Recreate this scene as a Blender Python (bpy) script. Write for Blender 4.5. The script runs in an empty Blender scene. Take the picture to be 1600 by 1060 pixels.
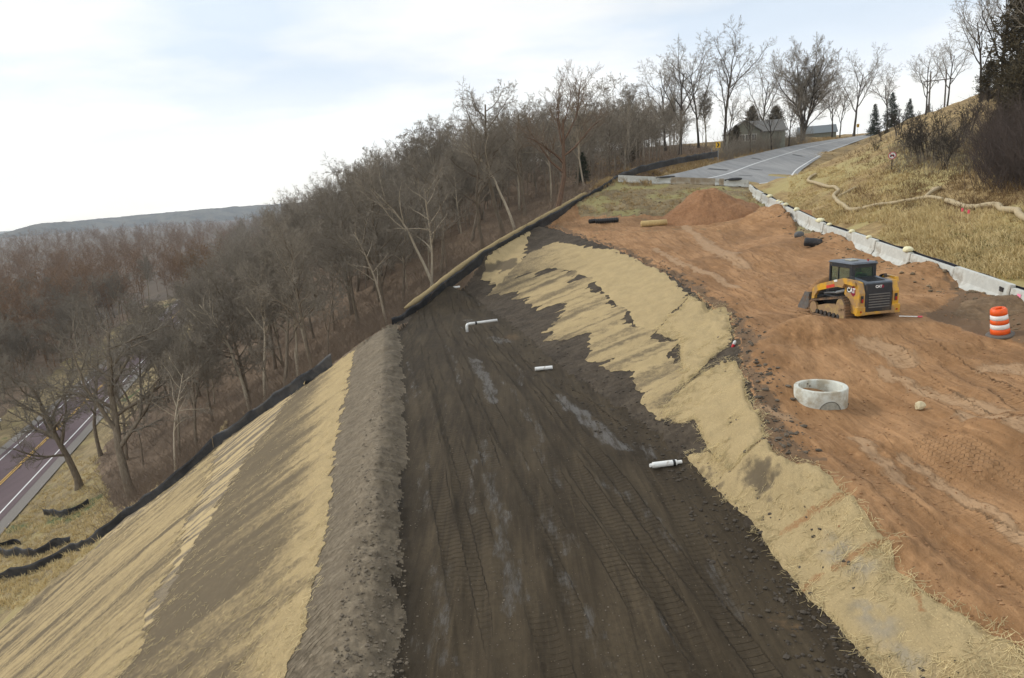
import bpy, math, random
import numpy as np
from mathutils import Vector, Matrix
from mathutils.geometry import delaunay_2d_cdt
R = math.radians
random.seed(7)
S = bpy.context.scene
COL = S.collection

# ------------------------------------------------------------------ camera, sky, sun, exposure
FPX, W0, H0 = 1067.0, 1600, 1060
PITCH, ROLL = R(11.88), R(3.8)
cf = np.array([0, math.cos(PITCH), -math.sin(PITCH)])
r0 = np.array([1.0, 0, 0]); u0 = np.array([0, math.sin(PITCH), math.cos(PITCH)])
cr = math.cos(ROLL)*r0 - math.sin(ROLL)*u0
cu = math.sin(ROLL)*r0 + math.cos(ROLL)*u0
camd = bpy.data.cameras.new('camera'); cam = bpy.data.objects.new('camera', camd); COL.objects.link(cam)
camd.sensor_width = 36; camd.lens = 36*FPX/W0; camd.clip_start = 0.1; camd.clip_end = 30000
cam.matrix_world = Matrix(((cr[0], cu[0], -cf[0], 0), (cr[1], cu[1], -cf[1], 0), (cr[2], cu[2], -cf[2], 0), (0, 0, 0, 1)))
S.camera = cam

SUN_EL, SUN_AZ = R(32), R(-60)          # azimuth measured from +Y towards +X
w = bpy.data.worlds.new('World'); S.world = w; w.use_nodes = True
nt = w.node_tree; nt.nodes.clear()
def N(nt, typ, **kw):
    n = nt.nodes.new(typ)
    for k, v in kw.items():
        if k.startswith('i_'): n.inputs[k[2:].replace('_', ' ')].default_value = v
        else: setattr(n, k, v)
    return n
L = lambda nt, a, b: nt.links.new(a, b)
sky = N(nt, 'ShaderNodeTexSky', sky_type='NISHITA', sun_disc=False, sun_elevation=SUN_EL, sun_rotation=SUN_AZ, altitude=300, air_density=1.0, dust_density=1.0, ozone_density=1.0)
tc = N(nt, 'ShaderNodeTexCoord')
sp = N(nt, 'ShaderNodeSeparateXYZ'); L(nt, tc.outputs['Generated'], sp.inputs[0])
zz = N(nt, 'ShaderNodeMath', operation='MAXIMUM'); L(nt, sp.outputs['Z'], zz.inputs[0]); zz.inputs[1].default_value = 0.0
za = N(nt, 'ShaderNodeMath', operation='ADD'); L(nt, zz.outputs[0], za.inputs[0]); za.inputs[1].default_value = 0.16
dx = N(nt, 'ShaderNodeMath', operation='DIVIDE'); L(nt, sp.outputs['X'], dx.inputs[0]); L(nt, za.outputs[0], dx.inputs[1])
dy = N(nt, 'ShaderNodeMath', operation='DIVIDE'); L(nt, sp.outputs['Y'], dy.inputs[0]); L(nt, za.outputs[0], dy.inputs[1])
cb = N(nt, 'ShaderNodeCombineXYZ'); L(nt, dx.outputs[0], cb.inputs[0]); L(nt, dy.outputs[0], cb.inputs[1])
mp = N(nt, 'ShaderNodeMapping'); L(nt, cb.outputs[0], mp.inputs['Vector'])
mp.inputs['Location'].default_value = (1.3, 0.4, 0); mp.inputs['Scale'].default_value = (0.75, 1.0, 1)
cn = N(nt, 'ShaderNodeTexNoise', i_Scale=0.62, i_Detail=6.0, i_Roughness=0.52, i_Distortion=0.35); L(nt, mp.outputs[0], cn.inputs['Vector'])
crmp = N(nt, 'ShaderNodeValToRGB'); L(nt, cn.outputs['Fac'], crmp.inputs[0])
crmp.color_ramp.elements[0].position = 0.36; crmp.color_ramp.elements[0].color = (0.80, 0.80, 0.80, 1)
crmp.color_ramp.elements[1].position = 0.56; crmp.color_ramp.elements[1].color = (1, 1, 1, 1)
cn2 = N(nt, 'ShaderNodeTexNoise', i_Scale=1.1, i_Detail=5.0, i_Roughness=0.5); L(nt, mp.outputs[0], cn2.inputs['Vector'])
cc = N(nt, 'ShaderNodeValToRGB'); L(nt, cn2.outputs['Fac'], cc.inputs[0])
cc.color_ramp.elements[0].position = 0.42; cc.color_ramp.elements[0].color = (8.0, 9.0, 10.2, 1)
cc.color_ramp.elements[1].position = 0.64; cc.color_ramp.elements[1].color = (11.6, 11.4, 10.9, 1)
mx = N(nt, 'ShaderNodeMix', data_type='RGBA'); L(nt, crmp.outputs[0], mx.inputs[0]); L(nt, sky.outputs[0], mx.inputs[6]); hzr = N(nt, 'ShaderNodeMapRange', interpolation_type='SMOOTHSTEP'); L(nt, sp.outputs['Z'], hzr.inputs[0]); hzr.inputs[1].default_value = .02; hzr.inputs[2].default_value = .20; hzr.inputs[3].default_value = .85; hzr.inputs[4].default_value = 0.0
mh_ = N(nt, 'ShaderNodeMix', data_type='RGBA'); L(nt, hzr.outputs[0], mh_.inputs[0]); L(nt, cc.outputs[0], mh_.inputs[6]); mh_.inputs[7].default_value = (15.0, 14.3, 13.0, 1); L(nt, mh_.outputs[2], mx.inputs[7])
bg = N(nt, 'ShaderNodeBackground'); L(nt, mx.outputs[2], bg.inputs[0]); bg.inputs[1].default_value = 0.1
wo = N(nt, 'ShaderNodeOutputWorld'); L(nt, bg.outputs[0], wo.inputs[0])

sd = bpy.data.lights.new('sun', 'SUN'); sd.energy = 2.0; sd.angle = R(12); sd.color = (1, 0.95, 0.86)
sun = bpy.data.objects.new('sun', sd); COL.objects.link(sun)
sv = Vector((math.sin(SUN_AZ)*math.cos(SUN_EL), math.cos(SUN_AZ)*math.cos(SUN_EL), math.sin(SUN_EL)))
sun.rotation_euler = sv.to_track_quat('Z', 'Y').to_euler(); sun.location = (0, 0, 60)
S.view_settings.view_transform = 'Standard'; S.view_settings.look = 'None'
S.view_settings.exposure = 0.10; S.view_settings.gamma = 1.0
S.cycles.max_bounces = 6; S.cycles.transparent_max_bounces = 16

# ------------------------------------------------------------------ helpers
def ray(u, v):
    a = (np.asarray(u, float)-W0/2)/FPX; b = -(np.asarray(v, float)-H0/2)/FPX
    return cf + a*cr + b*cu
def PZ(u, v, z):
    d = ray(u, v); return d*(z/d[2])
def PD(u, v, y):
    d = ray(u, v); return d*(y/d[1])
def PPl(u, v, c, gx, gy):                 # on the plane z = c + gx*x + gy*y
    d = ray(u, v); return d*(c/(d[2]-gx*d[0]-gy*d[1]))
def project(x, y, z):
    q = np.stack([x, y, z], -1); dd = q@cf; dd = np.where(dd < .5, np.nan, dd)
    return W0/2+FPX*(q@cr)/dd, H0/2-FPX*(q@cu)/dd

def _h(ix, iy, seed):
    n = (ix.astype(np.int64)*374761393 + iy.astype(np.int64)*668265263 + seed*974634777) & 0xffffffff
    n = ((n ^ (n >> 13))*1274126177) & 0xffffffff
    return ((n ^ (n >> 16)) & 0xffff)/65535.0
def vnoise(x, y, seed=0):
    x = np.asarray(x, float); y = np.asarray(y, float)
    ix = np.floor(x); iy = np.floor(y); fx = x-ix; fy = y-iy
    fx = fx*fx*(3-2*fx); fy = fy*fy*(3-2*fy)
    a = _h(ix, iy, seed); b = _h(ix+1, iy, seed); c = _h(ix, iy+1, seed); d = _h(ix+1, iy+1, seed)
    return (a+(b-a)*fx)*(1-fy)+(c+(d-c)*fx)*fy
def fbm(x, y, seed=0, o=4, g=0.5):
    t = 0; a = 1; s = 0
    for k in range(o):
        t = t+a*(vnoise(x*2**k, y*2**k, seed+k*17)-.5); s += a; a *= g
    return t/s*2
def sstep(a, b, x):
    t = np.clip((x-a)/(b-a), 0, 1); return t*t*(3-2*t)
def inpoly(x, y, P):
    P = np.asarray(P)[:, :2]; r = np.zeros(np.shape(x), bool); j = len(P)-1
    for i in range(len(P)):
        xi, yi = P[i]; xj, yj = P[j]
        if yi != yj:
            r ^= ((yi > y) != (yj > y)) & (x < (xj-xi)*(y-yi)/(yj-yi)+xi)
        j = i
    return r
def pdist(x, y, P, closed=True):
    P = np.asarray(P, float)[:, :2]; d = np.full(np.shape(x), 1e9); n = len(P)
    for i in range(n if closed else n-1):
        a = P[i]; b = P[(i+1) % n]; e = b-a; l = max(e@e, 1e-9)
        t = np.clip(((x-a[0])*e[0]+(y-a[1])*e[1])/l, 0, 1)
        d = np.minimum(d, np.hypot(x-a[0]-t*e[0], y-a[1]-t*e[1]))
    return d
def sdist(x, y, P):                       # positive inside
    d = pdist(x, y, P); return np.where(inpoly(x, y, P), d, -d)

def new_obj(name, me, parent=None):
    o = bpy.data.objects.new(name, me); COL.objects.link(o)
    if parent: o.parent = parent
    return o
def np_mesh(name, V, F, mat=None, parent=None, smooth=True, attrs=None, mats=None, midx=None):
    """F: int array (n,4) or (n,3) or a list of such arrays"""
    Fs = F if isinstance(F, list) else [F]
    Fs = [np.asarray(f, np.int32) for f in Fs if len(f)]
    me = bpy.data.meshes.new(name)
    V = np.asarray(V, np.float32)
    me.vertices.add(len(V)); me.vertices.foreach_set('co', V.ravel())
    li = np.concatenate([f.ravel() for f in Fs]); tot = np.concatenate([np.full(len(f), f.shape[1], np.int32) for f in Fs])
    st = np.concatenate([[0], np.cumsum(tot)[:-1]]).astype(np.int32)
    me.loops.add(len(li)); me.loops.foreach_set('vertex_index', li.astype(np.int32))
    me.polygons.add(len(tot)); me.polygons.foreach_set('loop_start', st)
    try: me.polygons.foreach_set('loop_total', tot)
    except Exception: pass
    me.polygons.foreach_set('use_smooth', np.full(len(tot), smooth))
    if mats:
        for m in mats: me.materials.append(m)
        me.polygons.foreach_set('material_index', np.asarray(midx, np.int32))
    elif mat: me.materials.append(mat)
    me.update(calc_edges=True); me.validate()
    for k, a in (attrs or {}).items():
        at = me.attributes.new(k, 'FLOAT', 'POINT'); at.data.foreach_set('value', np.asarray(a, np.float32))
    return new_obj(name, me, parent)

def tag(o, label=None, cat=None, group=None, kind=None):
    if label: o['label'] = label
    if cat: o['category'] = cat
    if group: o['group'] = group
    if kind: o['kind'] = kind
    return o
def empty(name, loc=(0, 0, 0), rz=0.0):
    o = bpy.data.objects.new(name, None); COL.objects.link(o); o.location = loc; o.rotation_euler = (0, 0, rz); o.empty_display_size = .3
    return o
KIDS = {}
def children(o): return [c for c in COL.objects if c.parent == o] if o.name not in KIDS else KIDS[o.name]
def copy_tree(o, kids=None):
    c = o.copy(); COL.objects.link(c)
    for ch in (kids if kids is not None else children(o)):
        d = ch.copy(); COL.objects.link(d); d.parent = c
        for g in (children(ch) if kids is None else []):
            e = g.copy(); COL.objects.link(e); e.parent = d
    return c

class MB:
    def __init__(s): s.V = []; s.Q = []; s.T = []; s.n = 0; s.qi = []; s.ti = []
    def add(s, V, Q=None, T=None, m=0):
        V = np.asarray(V, float).reshape(-1, 3)
        if Q is not None and len(Q): s.Q.append(np.asarray(Q)+s.n); s.qi += [m]*len(Q)
        if T is not None and len(T): s.T.append(np.asarray(T)+s.n); s.ti += [m]*len(T)
        s.V.append(V); s.n += len(V); return s
    def box(s, c, d, rot=None, m=0, taper=(1, 1), bev=0.0):
        x, y, z = [k/2 for k in d]
        if bev <= 0:
            V = np.array([[-x, -y, -z], [x, -y, -z], [x, y, -z], [-x, y, -z], [-x*taper[0], -y*taper[1], z], [x*taper[0], -y*taper[1], z], [x*taper[0], y*taper[1], z], [-x*taper[0], y*taper[1], z]])
            Q = [[3, 2, 1, 0], [4, 5, 6, 7], [0, 1, 5, 4], [1, 2, 6, 5], [2, 3, 7, 6], [3, 0, 4, 7]]
        else:
            b = min(bev, x*.9, y*.9, z*.9)
            def ring(xx, yy, zz): return [[-xx+b, -yy, zz], [xx-b, -yy, zz], [xx, -yy+b, zz], [xx, yy-b, zz], [xx-b, yy, zz], [-xx+b, yy, zz], [-xx, yy-b, zz], [-xx, -yy+b, zz]]
            V = np.array(ring(x-b, y-b, -z)+ring(x, y, -z+b)+ring(x, y, z-b)+ring(x-b, y-b, z))
            f = np.where(V[:, 2:3] > 0, 1, 0)
            V[:, 0] *= np.where(V[:, 2] > 0, taper[0], 1); V[:, 1] *= np.where(V[:, 2] > 0, taper[1], 1)
            Q = []
            for k in range(3):
                for i in range(8): j = (i+1) % 8; Q.append([k*8+i, k*8+j, k*8+8+j, k*8+8+i])
            for base, rv in ((0, True), (24, False)):
                for q in ([0, 1, 2, 3], [0, 3, 4, 7], [4, 5, 6, 7]):
                    q = [base+k for k in q]; Q.append(q[::-1] if rv else q)
        if rot is not None: V = V@np.array(rot).T
        return s.add(V+np.array(c), Q, m=m)
    def tube(s, P, r, n=8, cap=True, m=0, flat=1.0):
        P = np.asarray(P, float); k = len(P); r = np.broadcast_to(np.asarray(r, float), (k,))
        t = np.gradient(P, axis=0) if k > 2 else np.repeat((P[1]-P[0])[None], 2, 0)
        t /= np.linalg.norm(t, axis=1)[:, None]+1e-12
        ref = np.array([0, 0, 1.0]) if abs(t[0][2]) < .9 else np.array([1.0, 0, 0])
        a = np.cross(t, ref); a /= np.linalg.norm(a, axis=1)[:, None]+1e-12; b = np.cross(a, t)
        th = np.arange(n)/n*2*math.pi
        V = P[:, None]+r[:, None, None]*(np.cos(th)[None, :, None]*a[:, None]+flat*np.sin(th)[None, :, None]*b[:, None])
        i = np.arange(n); j = (i+1) % n
        Q = np.concatenate([np.stack([q*n+i, q*n+j, q*n+n+j, q*n+n+i], 1) for q in range(k-1)])
        V = V.reshape(-1, 3); T = []
        if cap:
            V = np.concatenate([V, P[:1], P[-1:]]); c0 = k*n
            T = [[c0, jj, ii] for ii, jj in zip(i, j)]+[[c0+1, (k-1)*n+ii, (k-1)*n+jj] for ii, jj in zip(i, j)]
        return s.add(V, Q, T, m)
    def lathe(s, prof, n=24, c=(0, 0, 0), rot=None, m=0):
        prof = np.asarray(prof, float); k = len(prof); th = np.arange(n)/n*2*math.pi
        V = np.stack([prof[:, 0:1]*np.cos(th), prof[:, 0:1]*np.sin(th), np.repeat(prof[:, 1:2], n, 1)], -1).reshape(-1, 3)
        i = np.arange(n); j = (i+1) % n
        Q = np.concatenate([np.stack([q*n+i, q*n+j, q*n+n+j, q*n+n+i], 1) for q in range(k-1)])
        if rot is not None: V = V@np.array(rot).T
        return s.add(V+np.array(c), Q, m=m)
    def prism(s, poly, a, b, axis=0, m=0):
        """polygon (2D, ordered) extruded along an axis from a to b; polygon fills the two other axes in order"""
        poly = np.asarray(poly, float); n = len(poly); V = np.zeros((2*n, 3)); o = [k for k in range(3) if k != axis]
        V[:n, o[0]] = poly[:, 0]; V[:n, o[1]] = poly[:, 1]; V[n:] = V[:n]; V[:n, axis] = a; V[n:, axis] = b
        Q = [[i, (i+1) % n, n+(i+1) % n, n+i] for i in range(n)]
        from mathutils.geometry import tessellate_polygon
        T = tessellate_polygon([[Vector((p[0], p[1], 0)) for p in poly]])
        T = [list(t) for t in T]
        return s.add(V, Q, T+[[t[2]+n, t[1]+n, t[0]+n] for t in T], m)
    def build(s, name, mat, parent=None, smooth=False, mats=None, fix=True, loc=None, rot=None):
        V = np.concatenate(s.V); F = []; mi = []
        if s.Q: F.append(np.concatenate(s.Q)); mi += s.qi
        if s.T: F.append(np.concatenate(s.T)); mi += s.ti
        o = np_mesh(name, V, F, mat, parent, smooth, mats=mats, midx=mi)
        if fix:
            import bmesh
            bm = bmesh.new(); bm.from_mesh(o.data); bmesh.ops.recalc_face_normals(bm, faces=bm.faces); bm.to_mesh(o.data); bm.free()
        if smooth == 'auto':
            pass
        if loc is not None: o.location = loc
        if rot is not None: o.rotation_euler = rot
        return o

# ------------------------------------------------------------------ materials
def new_mat(name):
    m = bpy.data.materials.new(name); m.use_nodes = True; t = m.node_tree; t.nodes.clear()
    b = N(t, 'ShaderNodeBsdfPrincipled'); o = N(t, 'ShaderNodeOutputMaterial'); L(t, b.outputs[0], o.inputs[0])
    return m, t, b
def mixc(t, f, a, b):
    n = N(t, 'ShaderNodeMix', data_type='RGBA')
    for s, v in ((0, f), (6, a), (7, b)):
        if hasattr(v, 'is_linked') or isinstance(v, bpy.types.NodeSocket): L(t, v, n.inputs[s])
        else: n.inputs[s].default_value = (*v, 1) if isinstance(v, (tuple, list)) and len(v) == 3 else v
    return n.outputs[2]
def ramp(t, f, p0, p1, c0=0.0, c1=1.0):
    n = N(t, 'ShaderNodeMapRange', interpolation_type='SMOOTHSTEP'); L(t, f, n.inputs[0])
    for i, v in enumerate((p0, p1, c0, c1)): n.inputs[i+1].default_value = v
    return n.outputs[0]
def math2(t, op, a, b):
    n = N(t, 'ShaderNodeMath', operation=op)
    for i, v in enumerate((a, b)):
        if isinstance(v, bpy.types.NodeSocket): L(t, v, n.inputs[i])
        else: n.inputs[i].default_value = v
    return n.outputs[0]
def coords(t, scale=(1, 1, 1), rz=0.0, rot=None):
    c = N(t, 'ShaderNodeTexCoord'); m = N(t, 'ShaderNodeMapping'); L(t, c.outputs['Object'], m.inputs[0])
    m.inputs['Scale'].default_value = scale; m.inputs['Rotation'].default_value = rot or (0, 0, rz)
    return m.outputs[0]
def noise(t, vec, scale, detail=6, rough=.6, dist=0.0):
    n = N(t, 'ShaderNodeTexNoise', i_Scale=scale, i_Detail=float(detail), i_Roughness=rough, i_Distortion=dist); L(t, vec, n.inputs['Vector']); return n.outputs['Fac']
def attr(t, name):
    return N(t, 'ShaderNodeAttribute', attribute_name=name).outputs['Fac']
def bump(t, b, h, strength=.5, dist=.05, prev=None):
    n = N(t, 'ShaderNodeBump'); n.inputs['Strength'].default_value = strength; n.inputs['Distance'].default_value = dist
    L(t, h, n.inputs['Height'])
    if prev is not None: L(t, prev, n.inputs['Normal'])
    L(t, n.outputs[0], b.inputs['Normal']); return n.outputs[0]
def simple(name, col, rough=.6, metal=0.0, var=.12, scale=8.0, dirt=None, dirt_amt=.0, bumpd=0.0, spec=.4):
    m, t, b = new_mat(name); v = coords(t)
    n1 = noise(t, v, scale); c = mixc(t, ramp(t, n1, .3, .7), tuple(k*(1-var) for k in col), tuple(min(1, k*(1+var)) for k in col))
    if dirt: c = mixc(t, ramp(t, noise(t, v, scale*.45, 8, .65), .62-dirt_amt*.5, .8-dirt_amt*.4), c, dirt)
    L(t, c, b.inputs['Base Color']); b.inputs['Roughness'].default_value = rough; b.inputs['Metallic'].default_value = metal
    b.inputs['Specular IOR Level'].default_value = spec
    if bumpd: bump(t, b, noise(t, v, scale*3), .5, bumpd)
    return m
AX = R(9.1)          # bench axis, left of +Y
STRAW = (0.51, 0.385, 0.20); SOIL = (0.060, 0.047, 0.034); SAND = (0.34, 0.185, 0.088)
def ground_mat(name, A, B, C, sc=1.2, stretch=.3, rough=.9, bd=.03, straw_c=STRAW, sand_c=SAND, gravel=.5, rz=AX, wet_c=(.17, .16, .155), wet_r=.22):
    m, t, b = new_mat(name)
    v = coords(t); vs = coords(t, (1, stretch, 1), rz)
    n1 = noise(t, vs, sc, 8, .62, .3); n2 = noise(t, v, sc*6, 6, .7); n3 = noise(t, v, sc*28, 4, .6)
    c = mixc(t, ramp(t, n1, .34, .66), A, B)
    c = mixc(t, ramp(t, n2, .42, .72), c, C)
    ns_ = noise(t, coords(t, (1, stretch*.25, 1), rz), sc*7, 5, .65, .5); c = mixc(t, math2(t, 'MULTIPLY', ramp(t, ns_, .45, .75), .55), c, tuple(k*.55 for k in A)); c = mixc(t, math2(t, 'MULTIPLY', ramp(t, ns_, .48, .28), .35), c, tuple(k*1.5 for k in B))
    vor = N(t, 'ShaderNodeTexVoronoi', i_Scale=17.0); L(t, v, vor.inputs['Vector'])
    g = math2(t, 'MULTIPLY', ramp(t, vor.outputs['Distance'], .22, .12), math2(t, 'GREATER_THAN', noise(t, v, 9, 2), .60))
    c = mixc(t, math2(t, 'MULTIPLY', g, gravel), c, tuple(min(.5, k*2.6+.03) for k in B))
    at = attr(t, 'tone'); c = mixc(t, math2(t, 'MULTIPLY', at, .8), c, tuple(k*.42 for k in A))
    a2 = attr(t, 'straw'); f = ramp(t, math2(t, 'ADD', a2, math2(t, 'MULTIPLY', math2(t, 'SUBTRACT', n3, .5), 1.3)), .35, .65)
    c = mixc(t, f, c, mixc(t, n2, straw_c, tuple(k*.7 for k in straw_c)))
    a3 = attr(t, 'sand'); f3 = ramp(t, math2(t, 'ADD', a3, math2(t, 'MULTIPLY', math2(t, 'SUBTRACT', n2, .5), .9)), .3, .7)
    c = mixc(t, f3, c, mixc(t, n1, sand_c, tuple(k*.72 for k in sand_c)))
    a4 = attr(t, 'wet'); f4 = ramp(t, math2(t, 'ADD', a4, math2(t, 'MULTIPLY', math2(t, 'SUBTRACT', noise(t, vs, 5, 8, .75), .5), 2.0)), .30, .85)
    c = mixc(t, math2(t, 'MULTIPLY', f4, .72), c, wet_c)
    L(t, c, b.inputs['Base Color'])
    rr = N(t, 'ShaderNodeMapRange'); L(t, f4, rr.inputs[0]); rr.inputs[3].default_value = rough; rr.inputs[4].default_value = wet_r
    L(t, rr.outputs[0], b.inputs['Roughness']); b.inputs['Specular IOR Level'].default_value = .22
    hsum = math2(t, 'ADD', math2(t, 'MULTIPLY', n2, .6), math2(t, 'MULTIPLY', n3, .25))
    hsum = math2(t, 'MULTIPLY', hsum, math2(t, 'SUBTRACT', 1.0, math2(t, 'MULTIPLY', f4, .85)))
    nb_ = bump(t, b, hsum, .9, bd)
    tm = attr(t, 'trkm'); tp = attr(t, 'trkp'); wv = math2(t, 'MULTIPLY', ramp(t, math2(t, 'MULTIPLY', math2(t, 'SINE', math2(t, 'MULTIPLY', tp, 2*math.pi/.19), 0.0), math2(t, 'COSINE', math2(t, 'MULTIPLY', attr(t, 'trkq'), 2*math.pi/.24), 0.0)), -.4, .4), math2(t, 'MULTIPLY', tm, ramp(t, n1, .35, .6)))
    bump(t, b, wv, .9, .045, nb_)
    return m
G_BENCH = ground_mat('bench_soil', (.030, .0210, .0112), (.064, .047, .027), (.045, .0325, .0185), 1.1, .18, wet_c=(.090, .081, .070), wet_r=.30, sand_c=(.16, .10, .05))  # wet colour paler than the soil: sky sheen painted into the damp smears
G_CUT = ground_mat('cut_slope_soil', (.040, .029, .019), (.085, .066, .045), (.060, .045, .031), 1.6, 1.6)
G_OUT = ground_mat('outer_slope_soil', (.120, .094, .063), (.205, .165, .113), (.158, .125, .084), 1.4, 2.4, gravel=.35)
G_PAD = ground_mat('pad_sand', (.245, .128, .055), (.385, .218, .105), (.305, .168, .077), .9, .3, bd=.085, gravel=.25, wet_c=(.37, .24, .135), wet_r=.8, straw_c=(.19, .15, .08), sand_c=(.19, .118, .066))
G_EMB = ground_mat('embankment_soil', (.17, .125, .065), (.25, .19, .10), (.20, .15, .085), .8, 1.0, straw_c=(.30, .26, .11), gravel=.5)
G_GRASS = ground_mat('dry_grass', (.23, .155, .07), (.40, .29, .135), (.29, .20, .09), .5, 1.0, straw_c=(.42, .34, .15), sand_c=(.13, .135, .045), gravel=.0, bd=.12)
G_WOOD = ground_mat('leaf_litter', (.13, .088, .055), (.20, .14, .09), (.155, .105, .068), .6, 1.0, gravel=.4, bd=.1)
G_VALL = ground_mat('valley_grass', (.17, .13, .065), (.29, .22, .11), (.22, .165, .085), .35, 1.0, straw_c=(.36, .29, .13), sand_c=(.085, .115, .04), gravel=0, bd=.1)

# ------------------------------------------------------------------ terrain control lines (metres, camera at the origin)
ax = np.array([-math.sin(AX), math.cos(AX)]); nl = np.array([-math.cos(AX), -math.sin(AX)])   # along, left
BZ = -8.0
Lin = [PZ(u, v, BZ) for u, v in ((612, 1060), (626, 900), (629, 760), (630, 640), (627, 560), (622, 520))]
Lin = [np.array([*(Lin[0][:2]-ax*k), BZ]) for k in (26, 12, 4)]+Lin
def off(P, d, z): return [np.array([p[0]+nl[0]*d, p[1]+nl[1]*d, z]) for p in P]
B1 = off(Lin, .42, -7.62); B2 = off(Lin, .95, -7.70)
E0 = Lin[3][:2]
sl = 0.68
def outer(u, v):         # ray with the outer slope plane  z = -7.7 - sl*(lat-.95)
    d = ray(u, v); k = d[:2]@nl; o = E0@nl
    return d*((-7.7+sl*(.95+o))/(d[2]+sl*k))
FEN_LO = [outer(u, v) for u, v in ((565, 540), (520, 572), (460, 614), (401, 652), (340, 699), (283, 748), (236, 784), (198, 808), (156, 843))]+[PZ(113, 868, -24.8), PZ(61, 898, -26.0), PZ(0, 908, -26.6), PZ(-90, 915, -27)]
TOE_LO = [outer(u, v) for u, v in ((156, 852), (68, 923), (0, 985), (-80, 1045))]
TOE_LO.append(TOE_LO[-1]-np.array([*(ax*14), .8])); TOE_LO.append(TOE_LO[-1]-np.array([*(ax*25), .5]))
OUTX = [np.array([*(p[:2]+nl*8), -7.7-sl*7.05]) for p in B2[:7]]
TOE = [PZ(u, v, BZ) for u, v in ((1380, 1060), (1310, 985), (1240, 912), (1180, 835), (1120, 775), (1070, 726), (1020, 684), (960, 637), (905, 597), (868, 570), (830, 535), (790, 503), (755, 480), (718, 462))]
TOE = [np.array([TOE[0][0]+.5*k, TOE[0][1]-4.5*k, BZ]) for k in (5, 2.6, 1)]+TOE
def crest(u, v): return PPl(u, v, -6.3-.062*22, 0, .062)
CREST = [crest(u, v) for u, v in ((1600, 985), (1490, 915), (1400, 850), (1370, 815), (1300, 752), (1205, 690), (1180, 625), (1160, 570), (1140, 500), (1090, 465), (1040, 425), (960, 388), (880, 362), (850, 352))]
CREST = [np.array([CREST[0][0]+.7*k, CREST[0][1]-4.5*k, -7.1-.2*k]) for k in (5, 2.6, 1)]+CREST
FEN_UP = [PD(u, v, d) for u, v, d in ((1122, 240, 107), (1060, 250, 97), (1000, 264, 89), (965, 278, 84), (945, 292, 81), (900, 318, 76), (840, 352, 68), (760, 398, 60), (700, 443, 54), (650, 484, 49), (612, 508, 45.5))]
FEN_UP = [PD(1150, 240, 112)]+FEN_UP
BAR_XY = [(17.0, 5.0), (17.6, 15.0), (18.5, 24.8), (20.3, 43.8), (22.6, 56), (25.5, 70), (27.9, 79)]
def barz(y): return -5.05+.0745*(y-24.8) if y < 79 else -1.0
BAR = [np.array([x, y, barz(y)]) for x, y in BAR_XY]
BACK = [PD(1170, 290, 80), PD(1100, 288, 81), PD(1040, 284, 82), PD(975, 284, 82.5)]
EMB_LO = [PD(1000, 338, 68), PD(905, 342, 71), PD(1120, 345, 66), PD(1210, 350, 62), PD(1235, 362, 55)]
pts = []; edges = []
def line(P):
    i = len(pts); pts.extend([tuple(map(float, p)) for p in P]); edges.extend((k, k+1) for k in range(i, i+len(P)-1))
for P in (Lin, B1, B2, FEN_LO, TOE_LO, TOE, CREST, FEN_UP, BAR, BACK): line(P)
def pt(*P): pts.extend([tuple(map(float, p)) for p in P])
pt(*EMB_LO); pt(*OUTX)
# far end of the bench
pt(PZ(660, 486, BZ), PZ(690, 468, BZ), PZ(635, 505, BZ), PD(735, 440, 57), PD(790, 405, 60), PD(850, 362, 69))
# pad floor, manhole hollow, banks
PIT = PD(1289, 630, 19.3)
pt(PD(1360, 505, 24.2), PD(1285, 505, 25), PD(1440, 505, 23.6), PD(1410, 470, 27), PD(1562, 527, 22), PD(1480, 490, 24.5), PD(1600, 520, 21.5),
   PIT, PD(1230, 640, 19.2), PD(1350, 640, 19.2), PD(1215, 592, 20.6), PD(1290, 590, 21.2), PD(1195, 528, 25.2), PD(1260, 522, 24.6), PD(1320, 525, 23.8), PD(1400, 575, 21.3),
   PD(1500, 600, 19), PD(1600, 600, 18.4), PD(1600, 700, 14.6), PD(1480, 700, 15.7), PD(1400, 700, 16.4), PD(1480, 800, 13), PD(1600, 850, 11.4), PD(1500, 880, 11.4), PD(1600, 930, 10.4), PD(1700, 900, 10.4),
   PD(1240, 425, 37.5), PD(1180, 372, 51), PD(1250, 452, 32), PD(1140, 420, 39), PD(1100, 360, 56), PD(950, 355, 64), PD(1330, 400, 36.5), PD(1395, 425, 32.5))
pt((12, -8, -8.0), (10, 4, -7.6), (17, -15, -7))
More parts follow.
